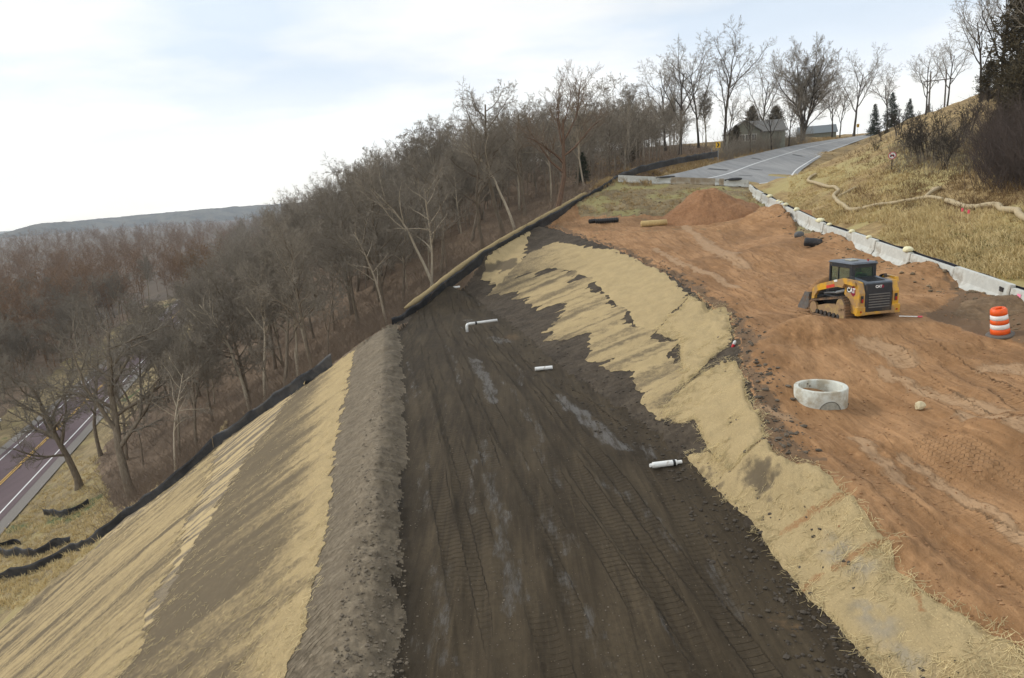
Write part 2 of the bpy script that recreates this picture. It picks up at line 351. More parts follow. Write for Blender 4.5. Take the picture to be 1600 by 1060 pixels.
# lower road axis and valley
LR0 = PZ(12, 745, -31); LR1 = PZ(150, 612, -31)
ld = (LR1-LR0)[:2]/np.linalg.norm((LR1-LR0)[:2]); ln = np.array([-ld[1], ld[0]])     # left of road
LROAD = [np.array([*(LR0[:2]+ld*k), -31.0]) for k in (-130, -60, 0, 50, 120, 200, 260)]
for k in (-7, 7): line([p+np.array([ln[0]*k, ln[1]*k, -.15]) for p in LROAD])
pt(*[p+np.array([ln[0]*22, ln[1]*22, -1.8]) for p in LROAD]); pt(*[p+np.array([ln[0]*60, ln[1]*60, -2]) for p in LROAD])
pt((-38, 60, -26.2), (-50, 70, -29), (-46, 54, -28), (-60, 40, -30), (-40, 10, -28), (-48, -10, -29), (-30, -14, -22))
pt((-20, 63, -15), (-33, 70, -22), (-12, 58, -11), (0, 80, -4), (-12, 80, -10), (-30, 80, -19), (-50, 80, -27.5), (10, 110, 1.5), (-10, 110, -3), (-30, 110, -12), (-55, 110, -25),
   (0, 170, 5), (-32, 170, -4), (-60, 170, -18), (-78, 170, -27), (0, 250, 10), (-70, 250, -6), (-95, 250, -20), (-20, 320, 4), (-104, 300, -10), (-125, 310, -24), (-95, 340, -4), (-160, 330, -33),
   (30, 130, 5.8), (25, 180, 9.5), (60, 215, 9), (60, 330, 10), (130, 330, 14))
# upper road edges (left, right)
RL = [PD(985, 284, 83.8), PD(1063, 270, 86), PD(1150, 248, 113), PD(1250, 226, 153), PD(1340, 213, 187), PD(1385, 206, 215)]
RR = [PD(1188, 290, 81.0), PD(1240, 280, 87), PD(1258, 262, 106), PD(1302, 236, 142), PD(1366, 212, 190), PD(1397, 205, 216)]
RL.append(RL[-1]+(RL[-1]-RL[-2])*1.2-np.array([0, 0, 2.5])); RR.append(RR[-1]+(RR[-1]-RR[-2])*1.4-np.array([0, 0, 2.5]))
line(RL); line(RR)
pt((44, 130, 6.6), (58, 150, 8.4), (75, 185, 10.2), (100, 215, 11.5))
# right hillside: benches parallel to the barrier, rising
def hb(x, y, r, dz): pt((x+r, y, barz(min(y, 78))+dz))
for x, y in BAR_XY[:-1]:
    hb(x, y, 2.2, -.25); hb(x, y, 9, 1.9); hb(x, y, 24, 8.2); hb(x, y, 46, 14.5); hb(x, y, 90, 20)
pt((34, 84, .2), (48, 95, 4.3), (70, 110, 9.5), (56, 118, 5.2), (76, 145, 8.9), (95, 140, 12.5), (104, 180, 12.2), (130, 170, 15), (150, 230, 15), (160, 120, 18), (160, -15, 16), (160, 320, 16), (-140, 320, -33), (-140, -15, -33))
for x in (-100, -60, 0, 60, 110): pt((x, 320, {-100: -8, -60: 0, 0: 4, 60: 10, 110: 13}[x]))
# triangulate, rasterise to a height grid
GX0, GX1, GY0, GY1, GS = -140.0, 160.0, -15.0, 320.0, .25
vc, ec, fc, ov, oe, of = delaunay_2d_cdt([Vector(p[:2]) for p in pts], edges, [], 0, 1e-5)
zin = np.array([p[2] for p in pts])
VZ = np.array([zin[o[0]] if len(o) else np.nan for o in ov])
VC = np.array([[v[0], v[1]] for v in vc])
for i in np.where(np.isnan(VZ))[0]:
    d = np.hypot(*(np.array(pts)[:, :2]-VC[i]).T); k = np.argsort(d)[:3]; VZ[i] = (zin[k]/d[k]).sum()/(1/d[k]).sum()
gx = np.arange(GX0, GX1+GS/2, GS); gy = np.arange(GY0, GY1+GS/2, GS)
HG = np.full((len(gy), len(gx)), np.nan)
for f in fc:
    for q in range(1, len(f)-1):
        a, b, c = VC[f[0]], VC[f[q]], VC[f[q+1]]
        den = (b[1]-c[1])*(a[0]-c[0])+(c[0]-b[0])*(a[1]-c[1])
        if abs(den) < 1e-9: continue
        xs = (min(a[0], b[0], c[0]), max(a[0], b[0], c[0])); ys = (min(a[1], b[1], c[1]), max(a[1], b[1], c[1]))
        i0 = max(0, int((xs[0]-GX0)/GS)); i1 = min(len(gx), int((xs[1]-GX0)/GS)+2); j0 = max(0, int((ys[0]-GY0)/GS)); j1 = min(len(gy), int((ys[1]-GY0)/GS)+2)
        if i1 <= i0 or j1 <= j0: continue
        X, Y = np.meshgrid(gx[i0:i1], gy[j0:j1])
        w0 = ((b[1]-c[1])*(X-c[0])+(c[0]-b[0])*(Y-c[1]))/den; w1 = ((c[1]-a[1])*(X-c[0])+(a[0]-c[0])*(Y-c[1]))/den; w2 = 1-w0-w1
        e = -1e-6; k = (w0 >= e) & (w1 >= e) & (w2 >= e)
        sub = HG[j0:j1, i0:i1]; sub[k] = (w0*VZ[f[0]]+w1*VZ[f[q]]+w2*VZ[f[q+1]])[k]
HG = np.where(np.isnan(HG), -20, HG)
def gauss(A, s):
    k = int(math.ceil(3*s)); x = np.arange(-k, k+1); g = np.exp(-x*x/(2*s*s)); g /= g.sum()
    A = np.pad(A, k, mode='edge')
    A = np.apply_along_axis(lambda r: np.convolve(r, g, 'valid'), 0, A)
    return np.apply_along_axis(lambda r: np.convolve(r, g, 'valid'), 1, A)
def gauss_big(A, s, q=4):
    B = A[::q, ::q]; B = gauss(B, s/q)
    yi = np.clip(np.arange(A.shape[0])/q, 0, B.shape[0]-1.001); xi = np.clip(np.arange(A.shape[1])/q, 0, B.shape[1]-1.001)
    j = yi.astype(int); i = xi.astype(int); fy = (yi-j)[:, None]; fx = (xi-i)[None]
    return (B[j][:, i]*(1-fy)+B[j+1][:, i]*fy)*(1-fx)+(B[j][:, i+1]*(1-fy)+B[j+1][:, i+1]*fy)*fx
XG, YG = np.meshgrid(gx, gy)
WORK = np.array([p[:2] for p in ([TOE_LO[-1]]+TOE_LO[::-1]+FEN_LO[8::-1]+FEN_UP[::-1][:9]+BACK[::-1]+BAR[::-1]+[np.array([17, -15, 0])])])
RPOLY = np.array([p[:2] for p in RL+RR[::-1]]); LPOLY = np.array([(p[:2]+ln*k) for k in (-7,) for p in LROAD]+[(p[:2]+ln*7) for p in LROAD[::-1]])
wk = np.maximum.reduce([sstep(-5.5, -2.2, sdist(XG, YG, WORK)), sstep(-2, 0, sdist(XG, YG, RPOLY)), sstep(-4, 0, sdist(XG, YG, LPOLY))])
HG = gauss(HG, 1.0)*wk+gauss_big(HG, 12)*(1-wk)
HS = HG.copy()                                                       # smooth heights
HG -= .10*(np.abs((XG-LR0[0])*ln[0]+(YG-LR0[1])*ln[1]) < 5.4)
def spline(P, n):
    P = np.asarray(P, float); P = np.concatenate([[2*P[0]-P[1]], P, [2*P[-1]-P[-2]]]); m = len(P)-3; out = []
    for s in np.linspace(0, m-1e-6, n):
        i = int(s); t = s-i; a, b_, c, d = P[i:i+4]
        out.append(.5*((2*b_)+(-a+c)*t+(2*a-5*b_+4*c-d)*t*t+(-a+3*b_-3*c+d)*t**3))
    return np.array(out)
NS = 160; SL = spline(RL, NS); SR = spline(RR, NS)
RPOLY = np.concatenate([SL[:, :2], SR[::-1, :2]])
ii0, ii1 = int((8-GX0)/GS), int((158-GX0)/GS); jj0, jj1 = int((72-GY0)/GS), int((300-GY0)/GS)
_x, _y = XG[jj0:jj1, ii0:ii1].ravel(), YG[jj0:jj1, ii0:ii1].ravel(); mid = (SL+SR)/2
best = np.full(_x.shape, 1e9); bi = np.zeros(_x.shape, int)
for k in range(NS):
    d_ = (_x-mid[k, 0])**2+(_y-mid[k, 1])**2; w_ = d_ < best; best[w_] = d_[w_]; bi[w_] = k
ev = SR[bi]-SL[bi]; wl_ = np.hypot(ev[:, 0], ev[:, 1]); fr_ = ((_x-SL[bi, 0])*ev[:, 0]+(_y-SL[bi, 1])*ev[:, 1])/wl_**2
zr_ = SL[bi, 2]+ev[:, 2]*np.clip(fr_, 0, 1); outl = np.maximum(0, -fr_*wl_); outr = np.maximum(0, (fr_-1)*wl_)
cap = np.where((outl == 0) & (outr == 0), zr_-.14, zr_-.10+np.where(outl > 0, .20*outl+np.maximum(0, outl-6)*.3, .04*outr+.40*np.maximum(0, outr-1.5))); cap[_y < 80.5] = 1e9
flo = np.where((outl > 0) & (outl < 9), zr_-.10-.22*outl, -1e9); flo = np.where((outl == 0) & (outr == 0), zr_-.5, flo); flo[_y < 84] = -1e9
sub_ = HG[jj0:jj1, ii0:ii1]; sub_[:] = np.maximum(np.minimum(sub_, cap.reshape(sub_.shape)), flo.reshape(sub_.shape)); HS = HG.copy()
def samp(A, x, y):
    x = np.asarray(x, float); y = np.asarray(y, float)
    fx = np.clip((x-GX0)/GS, 0, len(gx)-1.001); fy = np.clip((y-GY0)/GS, 0, len(gy)-1.001)
    i = fx.astype(int); j = fy.astype(int); fx = fx-i; fy = fy-j
    return (A[j, i]*(1-fx)+A[j, i+1]*fx)*(1-fy)+(A[j+1, i]*(1-fx)+A[j+1, i+1]*fx)*fy
def H(x, y): return float(samp(HG, x, y))
def on(x, y, dz=0.0): return (float(x), float(y), H(x, y)+dz)
def hit(u, v, t0=5, t1=400):                                         # where a line of sight meets the ground
    d = ray(u, v); y = np.geomspace(t0, t1, 1800); P = d[None]*(y/d[1])[:, None]
    k = np.where(P[:, 2] < samp(HG, P[:, 0], P[:, 1]))[0]
    return P[k[0]] if len(k) else P[-1]

# ------------------------------------------------------------------ ground sheets (a fan of quads, finer near the works)
NA, rmin, rmax = 1060, 3.5, 300.0
ths = R(1)*np.linspace(-68, 64, NA); NR = 600
rs = np.geomspace(rmin, rmax, NR)
TH, RS = np.meshgrid(ths, rs)
GXv = RS*np.sin(TH); GYv = RS*np.cos(TH)
ins = (GXv > GX0) & (GXv < GX1) & (GYv > GY0) & (GYv < GY1)
Zv = samp(HG, GXv, GYv)
lat = (GXv-E0[0])*nl[0]+(GYv-E0[1])*nl[1]; sta = (GXv-E0[0])*ax[0]+(GYv-E0[1])*ax[1]
U, Vp = project(GXv, GYv, Zv); U = np.nan_to_num(U, nan=-9e3); Vp = np.nan_to_num(Vp, nan=9e3)
wx = GXv+.22*fbm(GXv*.35, GYv*.35, 3)+.25*fbm(GXv*1.3, GYv*1.3, 5)+.10*fbm(GXv*5, GYv*5, 6); wy = GYv+.25*fbm(GXv*1.3, GYv*1.3, 8)+.10*fbm(GXv*5, GYv*5, 9)
FAR_END = [p for p in FEN_UP[::-1][:6]]
BENCHP = np.array([p[:2] for p in Lin+[PZ(640, 498, BZ), PZ(665, 480, BZ)]+TOE[::-1]])
CUTP = np.array([p[:2] for p in [PZ(622, 515, BZ), PZ(640, 498, BZ), PZ(665, 480, BZ)]+TOE[::-1]+[p+np.array([-.75 if p[1] < 17.5 else 0, 0, 0]) for p in CREST]+FEN_UP[6:]])
OUTP = np.array([p[:2] for p in Lin+[FEN_UP[-1]]+FEN_LO[:9]+TOE_LO])
CRS = [p+np.array([-.75 if p[1] < 17.5 else 0, 0, 0]) for p in CREST]
PADP = np.array([p[:2] for p in CRS+[FEN_UP[6], PD(905, 340, 71), PD(1000, 337, 68), PD(1120, 345, 65), PD(1215, 352, 61), PD(1250, 372, 46)]+[p for p in BAR[::-1][3:]]+[np.array([17, -15, 0])]])
EMBP = np.array([p[:2] for p in [FEN_UP[6], PD(905, 340, 71), PD(1000, 337, 68), PD(1120, 345, 65), PD(1215, 352, 61), PD(1250, 372, 46)]+BAR[3:]+BACK+FEN_UP[4:6]])
reg = np.zeros(GXv.shape, int)                                       # 0 woods
right = inpoly(GXv, GYv, np.array([p[:2] for p in FEN_UP[:5]]+[b[:2] for b in BACK[::-1]]+[b[:2] for b in BAR[::-1]]+[np.array([17, -60]), np.array([400, -60]), np.array([400, 400]), np.array([55, 400]), np.array([40, 140])]))
reg[right] = 5
rl = (GXv-LR0[0])*ln[0]+(GYv-LR0[1])*ln[1]
reg[(reg == 0) & (rl > -13-3*fbm(GXv*.2, GYv*.2, 3)) & (rl < 15+5*fbm(GXv*.15, GYv*.15, 13))] = 6
VAL2 = np.array([p[:2] for p in FEN_LO[7:]+[FEN_LO[-1]+np.array([-20, -10, 0])]]+[(-60, -60), (0, -60)]+[p[:2] for p in TOE_LO[::-1]])
reg[inpoly(wx, wy, VAL2)] = 6
VAL3 = np.array([hit(u, v)[:2] for u, v in ((236, 775), (190, 800), (150, 740), (100, 720), (-60, 800), (-80, 930), (61, 890))]); reg[(reg == 0) & inpoly(wx, wy, VAL3)] = 6
reg[inpoly(wx, wy, OUTP)] = 3; reg[inpoly(wx, wy, EMBP)] = 7; reg[inpoly(wx, wy, PADP)] = 4; reg[inpoly(wx, wy, CUTP)] = 2; reg[inpoly(wx, wy, BENCHP)] = 1
# relief
D = np.zeros(GXv.shape)
near = np.clip(1.4-RS/120, .3, 1)
def trk(l0, wdt, amp): q = np.abs(lat+l0+.35*fbm(sta*.07, sta*0+l0, 77)); return -amp*sstep(wdt, wdt*.6, q)+amp*.55*np.exp(-((q-wdt*1.25)/(wdt*.3))**2)
isb = reg == 1
D += isb*(.020*fbm(GXv*2, GYv*2, 21)+.012*fbm(lat*7, sta*.5, 22)+.010*fbm(GXv*9, GYv*9, 23))
for l0, wd, am in ((1.4, .26, .035), (3.0, .26, .04), (3.9, .25, .03), (5.4, .28, .03), (6.2, .22, .025)): D += isb*trk(l0, wd, am)*(.6+.6*fbm(sta*.12, lat*0+l0, 4))
D += isb*.010*np.sin(sta*2*math.pi/.17+2*fbm(lat, sta*.3, 31))*sstep(.0, .5, fbm(lat*.8, sta*.12, 33))
isc = reg == 2
D += isc*(.07*fbm(GXv*1.2, GYv*1.2, 41)+.04*fbm(GXv*5, GYv*5, 42, 5)+.03*fbm(sta*4, lat*.7, 43))
iso = reg == 3
wl = lat-1.0
rill = np.abs(((sta*1.0+.55*lat)/.21+.8*fbm(sta*1.3, lat*.6, 51)) % 1-.5)*2
D += iso*(.045*fbm(GXv*1.4, GYv*1.4, 44)+.03*fbm(sta*3, lat*.25, 46)+.018*fbm(GXv*8, GYv*8, 47))
D += iso*sstep(.6, 1.0, lat)*sstep(4.6, 3.4, lat)*(.07*(rill-.5))*(.5+.6*vnoise(sta*1.1, lat*1.3, 52))
D += sstep(1.3, .4, lat)*sstep(-.7, .0, lat)*(reg <= 3)*(.14*fbm(GXv*.9, GYv*.9, 55, 3)+.10*fbm(GXv*3.2, GYv*3.2, 53, 5)+.05*fbm(GXv*9, GYv*9, 54))
isp = reg == 4
D += isp*(.13*fbm(GXv*.5, GYv*.5, 61)+.06*fbm(GXv*2, GYv*2, 62)+.022*fbm(GXv*8, GYv*8, 63, 3))
trkm = np.zeros(GXv.shape); trkp = np.zeros(GXv.shape); trkq = np.zeros(GXv.shape)
wx2 = GXv+.10*fbm(GXv*.8, GYv*.8, 15); wy2 = GYv+.10*fbm(GXv*.8, GYv*.8, 16)
def ruts(P, wdt, amp, clt=None, isp=isp):
    d = pdist(wx2, wy2, spline(P, 24), False); q_ = np.asarray(P)[:, :2]; en = np.minimum(np.hypot(wx2-q_[0, 0], wy2-q_[0, 1]), np.hypot(wx2-q_[-1, 0], wy2-q_[-1, 1])); en = sstep(.2, 2.6, en)*(.35+.65*vnoise(GXv*.45, GYv*.45, 18)); r = (-amp*sstep(wdt, wdt*.45, d)+amp*.6*np.exp(-((d-wdt*1.35)/(wdt*.42))**2))*en
    k = d < wdt*.95; trkm[k & isp] = (.75*en*sstep(wdt, wdt*.75, d))[k & isp]; trkp[k] = (GXv*clt[0]+GYv*clt[1])[k]
    return isp*r
RUTS = [[(1395, 500), (1440, 540), (1500, 580), (1700, 690)], [(1350, 510), (1400, 560), (1480, 625), (1700, 760)], [(1270, 650), (1330, 720), (1420, 800), (1700, 1000)], [(1330, 655), (1400, 730), (1500, 810), (1750, 960)],
        [(985, 362), (1080, 425), (1180, 475), (1300, 505)], [(1040, 358), (1120, 402), (1220, 452), (1320, 488)], [(960, 372), (1030, 418), (1120, 465), (1240, 520)], [(1120, 352), (1170, 390), (1240, 425), (1290, 470)], [(1080, 357), (1130, 387), (1200, 430), (1300, 478)], [(1010, 358), (1100, 412), (1190, 460), (1310, 496)]]
RUTW = [[hit(u, v)[:2] for u, v in P] for P in RUTS]
for P in RUTW:
    P = np.array(P); q = P[-1]-P[0]; q = q/np.linalg.norm(q); D += ruts(P, .34, .045, q)
for P in ([(735, 525), (860, 592), (985, 690), (1060, 800), (1130, 940), (1180, 1080)], [(700, 520), (800, 590), (905, 690), (985, 800), (1040, 920), (1090, 1080)], [(690, 540), (760, 640), (830, 760), (880, 880), (930, 1080)], [(660, 540), (700, 660), (730, 800), (755, 1080)]):
    P = np.array([PZ(u, v, BZ)[:2] for u, v in P]); q = P[-1]-P[0]; q = q/np.linalg.norm(q); D += ruts(P, .30, .05, q, isb)
def blob(c, rx, ry, h, pw=1.5):
    p = hit(*c); return h*np.clip(1-np.hypot((wx-p[0])/rx, (wy-p[1])/ry)**pw, 0, 1)
ridg = 1-np.abs(fbm(GXv*.9, GYv*.9, 64, 5))*2.2; D += isp*.16*np.clip(ridg-.35, 0, 1)*sstep(-.1, .35, fbm(GXv*.28, GYv*.28, 65))
D += isp*(blob((1262, 522), 2.6, 1.2, .75, 1.3)+blob((1335, 522), 1.6, .8, .25)+blob((1215, 560), .9, 1.8, .40, 1.3)+blob((1470, 545), 2.6, .8, .22)+blob((1600, 690), 2.6, 1.6, .55)+blob((1375, 378), 4, 3.0, .65)+blob((1235, 345), 3, 4, .55)+blob((1450, 432), 4.0, 2.6, .55)+blob((1440, 690), 2.0, 1.0, .18)+blob((1590, 475), 2.6, 1.3, .12, 1.2)+blob((1490, 470), 2.0, 1.5, .25, 1.2))
D += (isp | isc)*.16*sstep(1.1, .1, pdist(wx, wy, [c[:2] for c in CREST], False))*fbm(GXv*2.2, GYv*2.2, 66, 5)
D += (reg == 7)*(.25*fbm(GXv*.8, GYv*.8, 71)+.12*fbm(GXv*3, GYv*3, 72))*sstep(.6, 3, pdist(GXv, GYv, [q[:2] for q in BACK], False))
D += (reg == 5)*(.25*fbm(GXv*.35, GYv*.35, 73)+.07*fbm(GXv*2, GYv*2, 74))
D += ((reg == 0) | (reg == 6))*(.35*fbm(GXv*.25, GYv*.25, 75)+.08*fbm(GXv*2, GYv*2, 76))
dm = np.minimum(np.abs(sdist(GXv, GYv, RPOLY)), 9); D *= np.where(inpoly(GXv, GYv, RPOLY), 0, sstep(.3, 3, dm)); D *= sstep(5, 8, np.abs(rl))*.999+.001
for c in (PIT, PD(1360, 505, 24.2)): D *= .35+.65*sstep(1.0, 2.2, np.hypot(GXv-c[0], GYv-c[1]))
Zf = Zv+D
def GZ(x, y):                                                        # height of the finished surface
    th = math.atan2(x, y); r = math.hypot(x, y)
    i = (th-ths[0])/(ths[1]-ths[0]); j = math.log(r/rmin)/math.log(rs[1]/rs[0])
    i0 = int(np.clip(i, 0, NA-2)); j0 = int(np.clip(j, 0, NR-2)); a = min(max(i-i0, 0), 1); b = min(max(j-j0, 0), 1)
    return float((Zf[j0, i0]*(1-a)+Zf[j0, i0+1]*a)*(1-b)+(Zf[j0+1, i0]*(1-a)+Zf[j0+1, i0+1]*a)*b)
# ---- stains, wet patches with painted sky sheen, loose straw, painted shade by the berm (places measured on the ground)
tone = np.zeros(GXv.shape); wet = np.zeros(GXv.shape); strw = np.zeros(GXv.shape); snd = np.zeros(GXv.shape)
st_n = fbm(sta*2.6, lat*.28, 81, 4); iso_n = fbm(GXv*1.1, GYv*1.1, 82, 4)
tone += isb*(.35*sstep(.0, .6, fbm(lat*1.1, sta*.11, 83))+.55*sstep(1.0, .2, -lat)*sstep(-.3, .1, -lat)*1.0)  # random dark soil, plus the berm's shadow painted as a dark edge strip
def wetline(P, wd, amt=1.0):
    q = np.array([PZ(u, v, BZ)[:2] for u, v in P]); d = pdist(wx, wy, q, False); return amt*sstep(wd*1.25, wd*.3, d+.22*wd*fbm(GXv*3, GYv*3, 84))
for P, wd, am in (([(735, 560), (765, 600), (770, 630)], .34, .95), ([(750, 690), (775, 780), (790, 880), (800, 960)], .30, .62), ([(870, 620), (910, 650), (950, 690)], .42, .85), ([(930, 660), (980, 700)], .32, .8),
                  ([(690, 890), (690, 1000)], .42, .50), ([(940, 750), (1000, 790), (1050, 860)], .28, .62), ([(1100, 880), (1150, 960)], .35, .55), ([(770, 528), (790, 535)], .6, .8), ([(730, 512), (735, 500)], .5, .6), ([(860, 880), (920, 960), (960, 1040)], .22, .55),
                  ([(1000, 690), (1010, 715)], .3, .6), ([(700, 540), (720, 600)], .25, .5), ([(660, 700), (665, 800)], .16, .5), ([(820, 640), (850, 720), (880, 770)], .2, .55), ([(640, 560), (650, 620)], .16, .5), ([(850, 800), (880, 860)], .30, .58), ([(735, 720), (742, 800)], .16, .6), ([(640, 1000), (700, 1040)], .3, .45), ([(800, 560), (820, 600)], .2, .55)):
    wet = np.maximum(wet, isb*wetline(P, wd, am*.82))
wet = np.maximum(wet, isb*.42*sstep(.25, .7, fbm(lat*1.6, sta*.16, 85)))
snd += isb*(.48*sstep(60, 5, np.hypot((U-1222)/1.0, (Vp-968)/.7)+30*fbm(GXv*4, GYv*4, 3))+.45*sstep(40, 5, np.hypot(U-800, (Vp-527)*3)))
tone += isc*(.5*sstep(-.1, .5, iso_n))+iso*.0+isp*.42*sstep(-.05, .5, fbm(GXv*.45, GYv*.3, 87, 5))
tone += iso*(.55*sstep(.5, .2, lat)+.25*sstep(.1, .6, st_n))  # first term paints shade on the berm's inner face, second is random streaks
# thin scattered straw on soil: outer slope and cut slope
strw += iso*sstep(2.0, 3.4, lat)*(.30+.55*sstep(-.3, .5, st_n))
strw += isc*(.28*sstep(.0, .7, st_n))
# pad stains: pale compacted streaks, dark edge soil, dark soil below the barrier
edge = pdist(wx, wy, [c[:2] for c in CREST], False)
snd = np.where(isp, np.maximum(.95*sstep(1.0, .15, edge+.6*fbm(GXv*1.5, GYv*1.5, 91))*(Vp < 720), snd), snd)
darkp = np.array([(1440, 490), (1500, 470), (1445, 415), (1470, 440), (1540, 470), (1620, 455), (1640, 540), (1530, 525), (1480, 510)])
snd = np.where(isp & (U > 1300), np.maximum(snd, .95*sstep(-10, 8, sdist(U+14*fbm(GXv*2, GYv*2, 92), Vp+10*fbm(GXv*2, GYv*2, 93), darkp))), snd)
for P, wd in (([(1350, 535), (1420, 570)], .55), ([(1380, 580), (1480, 620), (1570, 650)], .35), ([(1560, 580), (1640, 590)], .6), ([(1330, 690), (1400, 760)], .3), ([(1100, 375), (1140, 400)], .8), ([(1130, 400), (1165, 420)], .6), ([(1020, 390), (1150, 450)], .35), ([(1180, 640), (1220, 650)], .4), ([(1500, 650), (1600, 700)], .35), ([(1400, 720), (1600, 850)], .25), ([(1060, 350), (1100, 380)], .5)):
    q = np.array([hit(u, v)[:2] for u, v in P]); wet = np.maximum(wet, isp*.85*sstep(wd*1.3, wd*.3, pdist(wx, wy, q, False)))
strw = np.where(isp & (GYv > 55), .55*sstep(.1, .5, iso_n), strw)
# back embankment: grassy patches
strw = np.where(reg == 7, .25+.6*sstep(-.2, .5, fbm(GXv*.5, GYv*.5, 94)), strw); tone += (reg == 7)*.5*sstep(.1, .6, fbm(GXv*.9, GYv*.9, 95))
# right hillside: bright dry grass low, brown above, green strip near the barrier
isg = reg == 5
dbar = pdist(GXv, GYv, [b[:2] for b in BAR], False)
strw += isg*(.75*sstep(13, 5, np.abs(dbar-6))*sstep(-.5, .4, fbm(GXv*.3, GYv*.3, 96))+.25*sstep(.1, .6, fbm(GXv*.2, GYv*.2, 97)))
snd += isg*(.75*sstep(.0, .5, fbm(GXv*.25+4, GYv*.25, 98))*sstep(45, 20, GYv)*sstep(16, 9, dbar)+.3*sstep(.3, .8, fbm(GXv*.12, GYv*.12, 99)))
tone += isg*.55*sstep(8, 16, dbar)*sstep(-.3, .5, fbm(GXv*.22, GYv*.22, 100))
isv = reg == 6
strw += isv*.6*sstep(-.1, .5, fbm(GXv*.4, GYv*.4, 101)); snd += isv*.8*sstep(.2, .6, fbm(GXv*.16+3, GYv*.16, 102))
tone += (reg == 0)*.5*sstep(-.2, .5, fbm(GXv*.15, GYv*.15, 103))
for l0, wd in ((1.4, .26), (3.0, .26), (3.9, .25), (5.4, .28), (6.2, .22), (2.2, .22), (4.7, .24)):
    q = np.abs(lat+l0+.35*fbm(sta*.07, sta*0+l0, 77)); k = isb & (q < wd); trkm[k] = .8*sstep(-.2, .3, fbm(sta*.2, lat*0+l0, 78))[k]; trkp[k] = sta[k]
k = iso & (lat > .75) & (lat < 4.6); trkm[k] = (sstep(.75, 1.5, lat)*sstep(4.4, 3.2, lat)*sstep(-.6, .1, fbm(sta*.5, lat*.5, 86)))[k]; trkp[k] = ((sta+.55*lat)*.19/.20+.10*fbm(sta*1.2, lat*.6, 51))[k]
pk = sdist(U, Vp, np.array([(1400, 640), (1480, 660), (1660, 770), (1660, 900), (1540, 850), (1430, 740)])); k = isp & (pk > 0) & (trkm < .1); trkm[k] = (.9*sstep(0, 30, pk)*sstep(-.5, .2, fbm(GXv*.6, GYv*.6, 88)))[k]; qd = np.array([.78, -.62]); trkp[k] = (GXv*qd[0]+GYv*qd[1])[k]; trkq[k] = (GXv*.62+GYv*.78)[k]
wet *= 1-.55*trkm*(isb)*vnoise(sta*.6, lat*2, 79)
idx = np.arange(NR*NA).reshape(NR, NA)
QUAD = np.stack([idx[:-1, :-1], idx[:-1, 1:], idx[1:, 1:], idx[1:, :-1]], -1).reshape(-1, 4)[:, ::-1]
okq = (ins[:-1, :-1] & ins[1:, 1:]).ravel()
fr = reg[:-1, :-1].ravel()
PT = np.stack([GXv, GYv, Zf], -1).reshape(-1, 3)
def sheet(name, q, mat, dz=None, at=None, V=None, thick=None):
    V = PT if V is None else V
    u, inv = np.unique(q, return_inverse=True); F = inv.reshape(-1, 4)
    return np_mesh(name, V[u], F, mat, attrs={k: a.ravel()[u] for k, a in (at or dict(tone=tone, wet=wet, straw=strw, sand=snd, trkm=trkm, trkp=trkp, trkq=trkq)).items()})
def clip_sheet(name, s, q, mat, V, at):
    """part of the quads q where the field s is positive, cut along its zero line"""
    s = s.ravel(); T = np.concatenate([q[:, [0, 1, 2]], q[:, [0, 2, 3]]]); p = s[T] > 0; c = p.sum(1); A = np.column_stack([V]+[a.ravel() for a in at.values()])
    full = T[c == 3]; newP = []; tri = []; base_ = len(A)
    def cut(a, b):
        f = (s[a]/(s[a]-s[b]))[:, None]; i0 = base_+sum(len(x) for x in newP); newP.append(A[a]*(1-f)+A[b]*f); return np.arange(i0, i0+len(a))
    for k in range(3):
        o = T[:, [k, (k+1) % 3, (k+2) % 3]]
        g = o[(c == 1) & p[:, k]]; 
        if len(g): tri.append(np.column_stack([g[:, 0], cut(g[:, 0], g[:, 1]), cut(g[:, 0], g[:, 2])]))
        g = o[(c == 2) & ~p[:, k]]
        if len(g): e1 = cut(g[:, 1], g[:, 0]); e2 = cut(g[:, 2], g[:, 0]); tri += [np.column_stack([e1, g[:, 1], g[:, 2]]), np.column_stack([e1, g[:, 2], e2])]
    A2 = np.concatenate([A]+newP); F = np.concatenate([full]+tri); u, inv = np.unique(F, return_inverse=True); A2 = A2[u]
    return np_mesh(name, A2[:, :3], inv.reshape(-1, 3), mat, attrs={k: A2[:, 3+i] for i, k in enumerate(at)})
for r, nm, m in ((0, 'forest_floor', G_WOOD), (1, 'dirt_bench', G_BENCH), (2, 'cut_slope', G_CUT), (3, 'outer_slope', G_OUT), (4, 'sand_ground', G_PAD), (5, 'grass_hillside', G_GRASS), (6, 'valley_ground', G_VALL), (7, 'road_embankment', G_EMB)):
    q = QUAD[okq & (fr == r)]
    if len(q): tag(sheet(nm, q, m), kind='structure')

# ------------------------------------------------------------------ far land
th2 = R(1)*np.linspace(-80, 80, 260); r2 = np.geomspace(90, 12000, 80); T2, R2 = np.meshgrid(th2, r2)
x2 = R2*np.sin(T2); y2 = R2*np.cos(T2)
k = 296/np.maximum(296, R2)
tgt = -33+(42*sstep(-16, 4, np.degrees(T2)))
z2 = samp(HS, np.clip(x2*k, GX0, GX1), np.clip(y2*k, GY0, GY1))*(1-sstep(300, 440, R2))+tgt*sstep(300, 440, R2)-.5-2.0*sstep(300, 285, R2)*(x2 > -138)
i2 = np.arange(T2.size).reshape(T2.shape); q2 = np.stack([i2[:-1, :-1], i2[:-1, 1:], i2[1:, 1:], i2[1:, :-1]], -1).reshape(-1, 4)[:, ::-1]
G_FAR = ground_mat('floodplain_ground', (.075, .055, .038), (.12, .088, .058), (.095, .068, .044), .02, 1.0, gravel=0, bd=.5)
z0 = np.zeros(T2.shape)
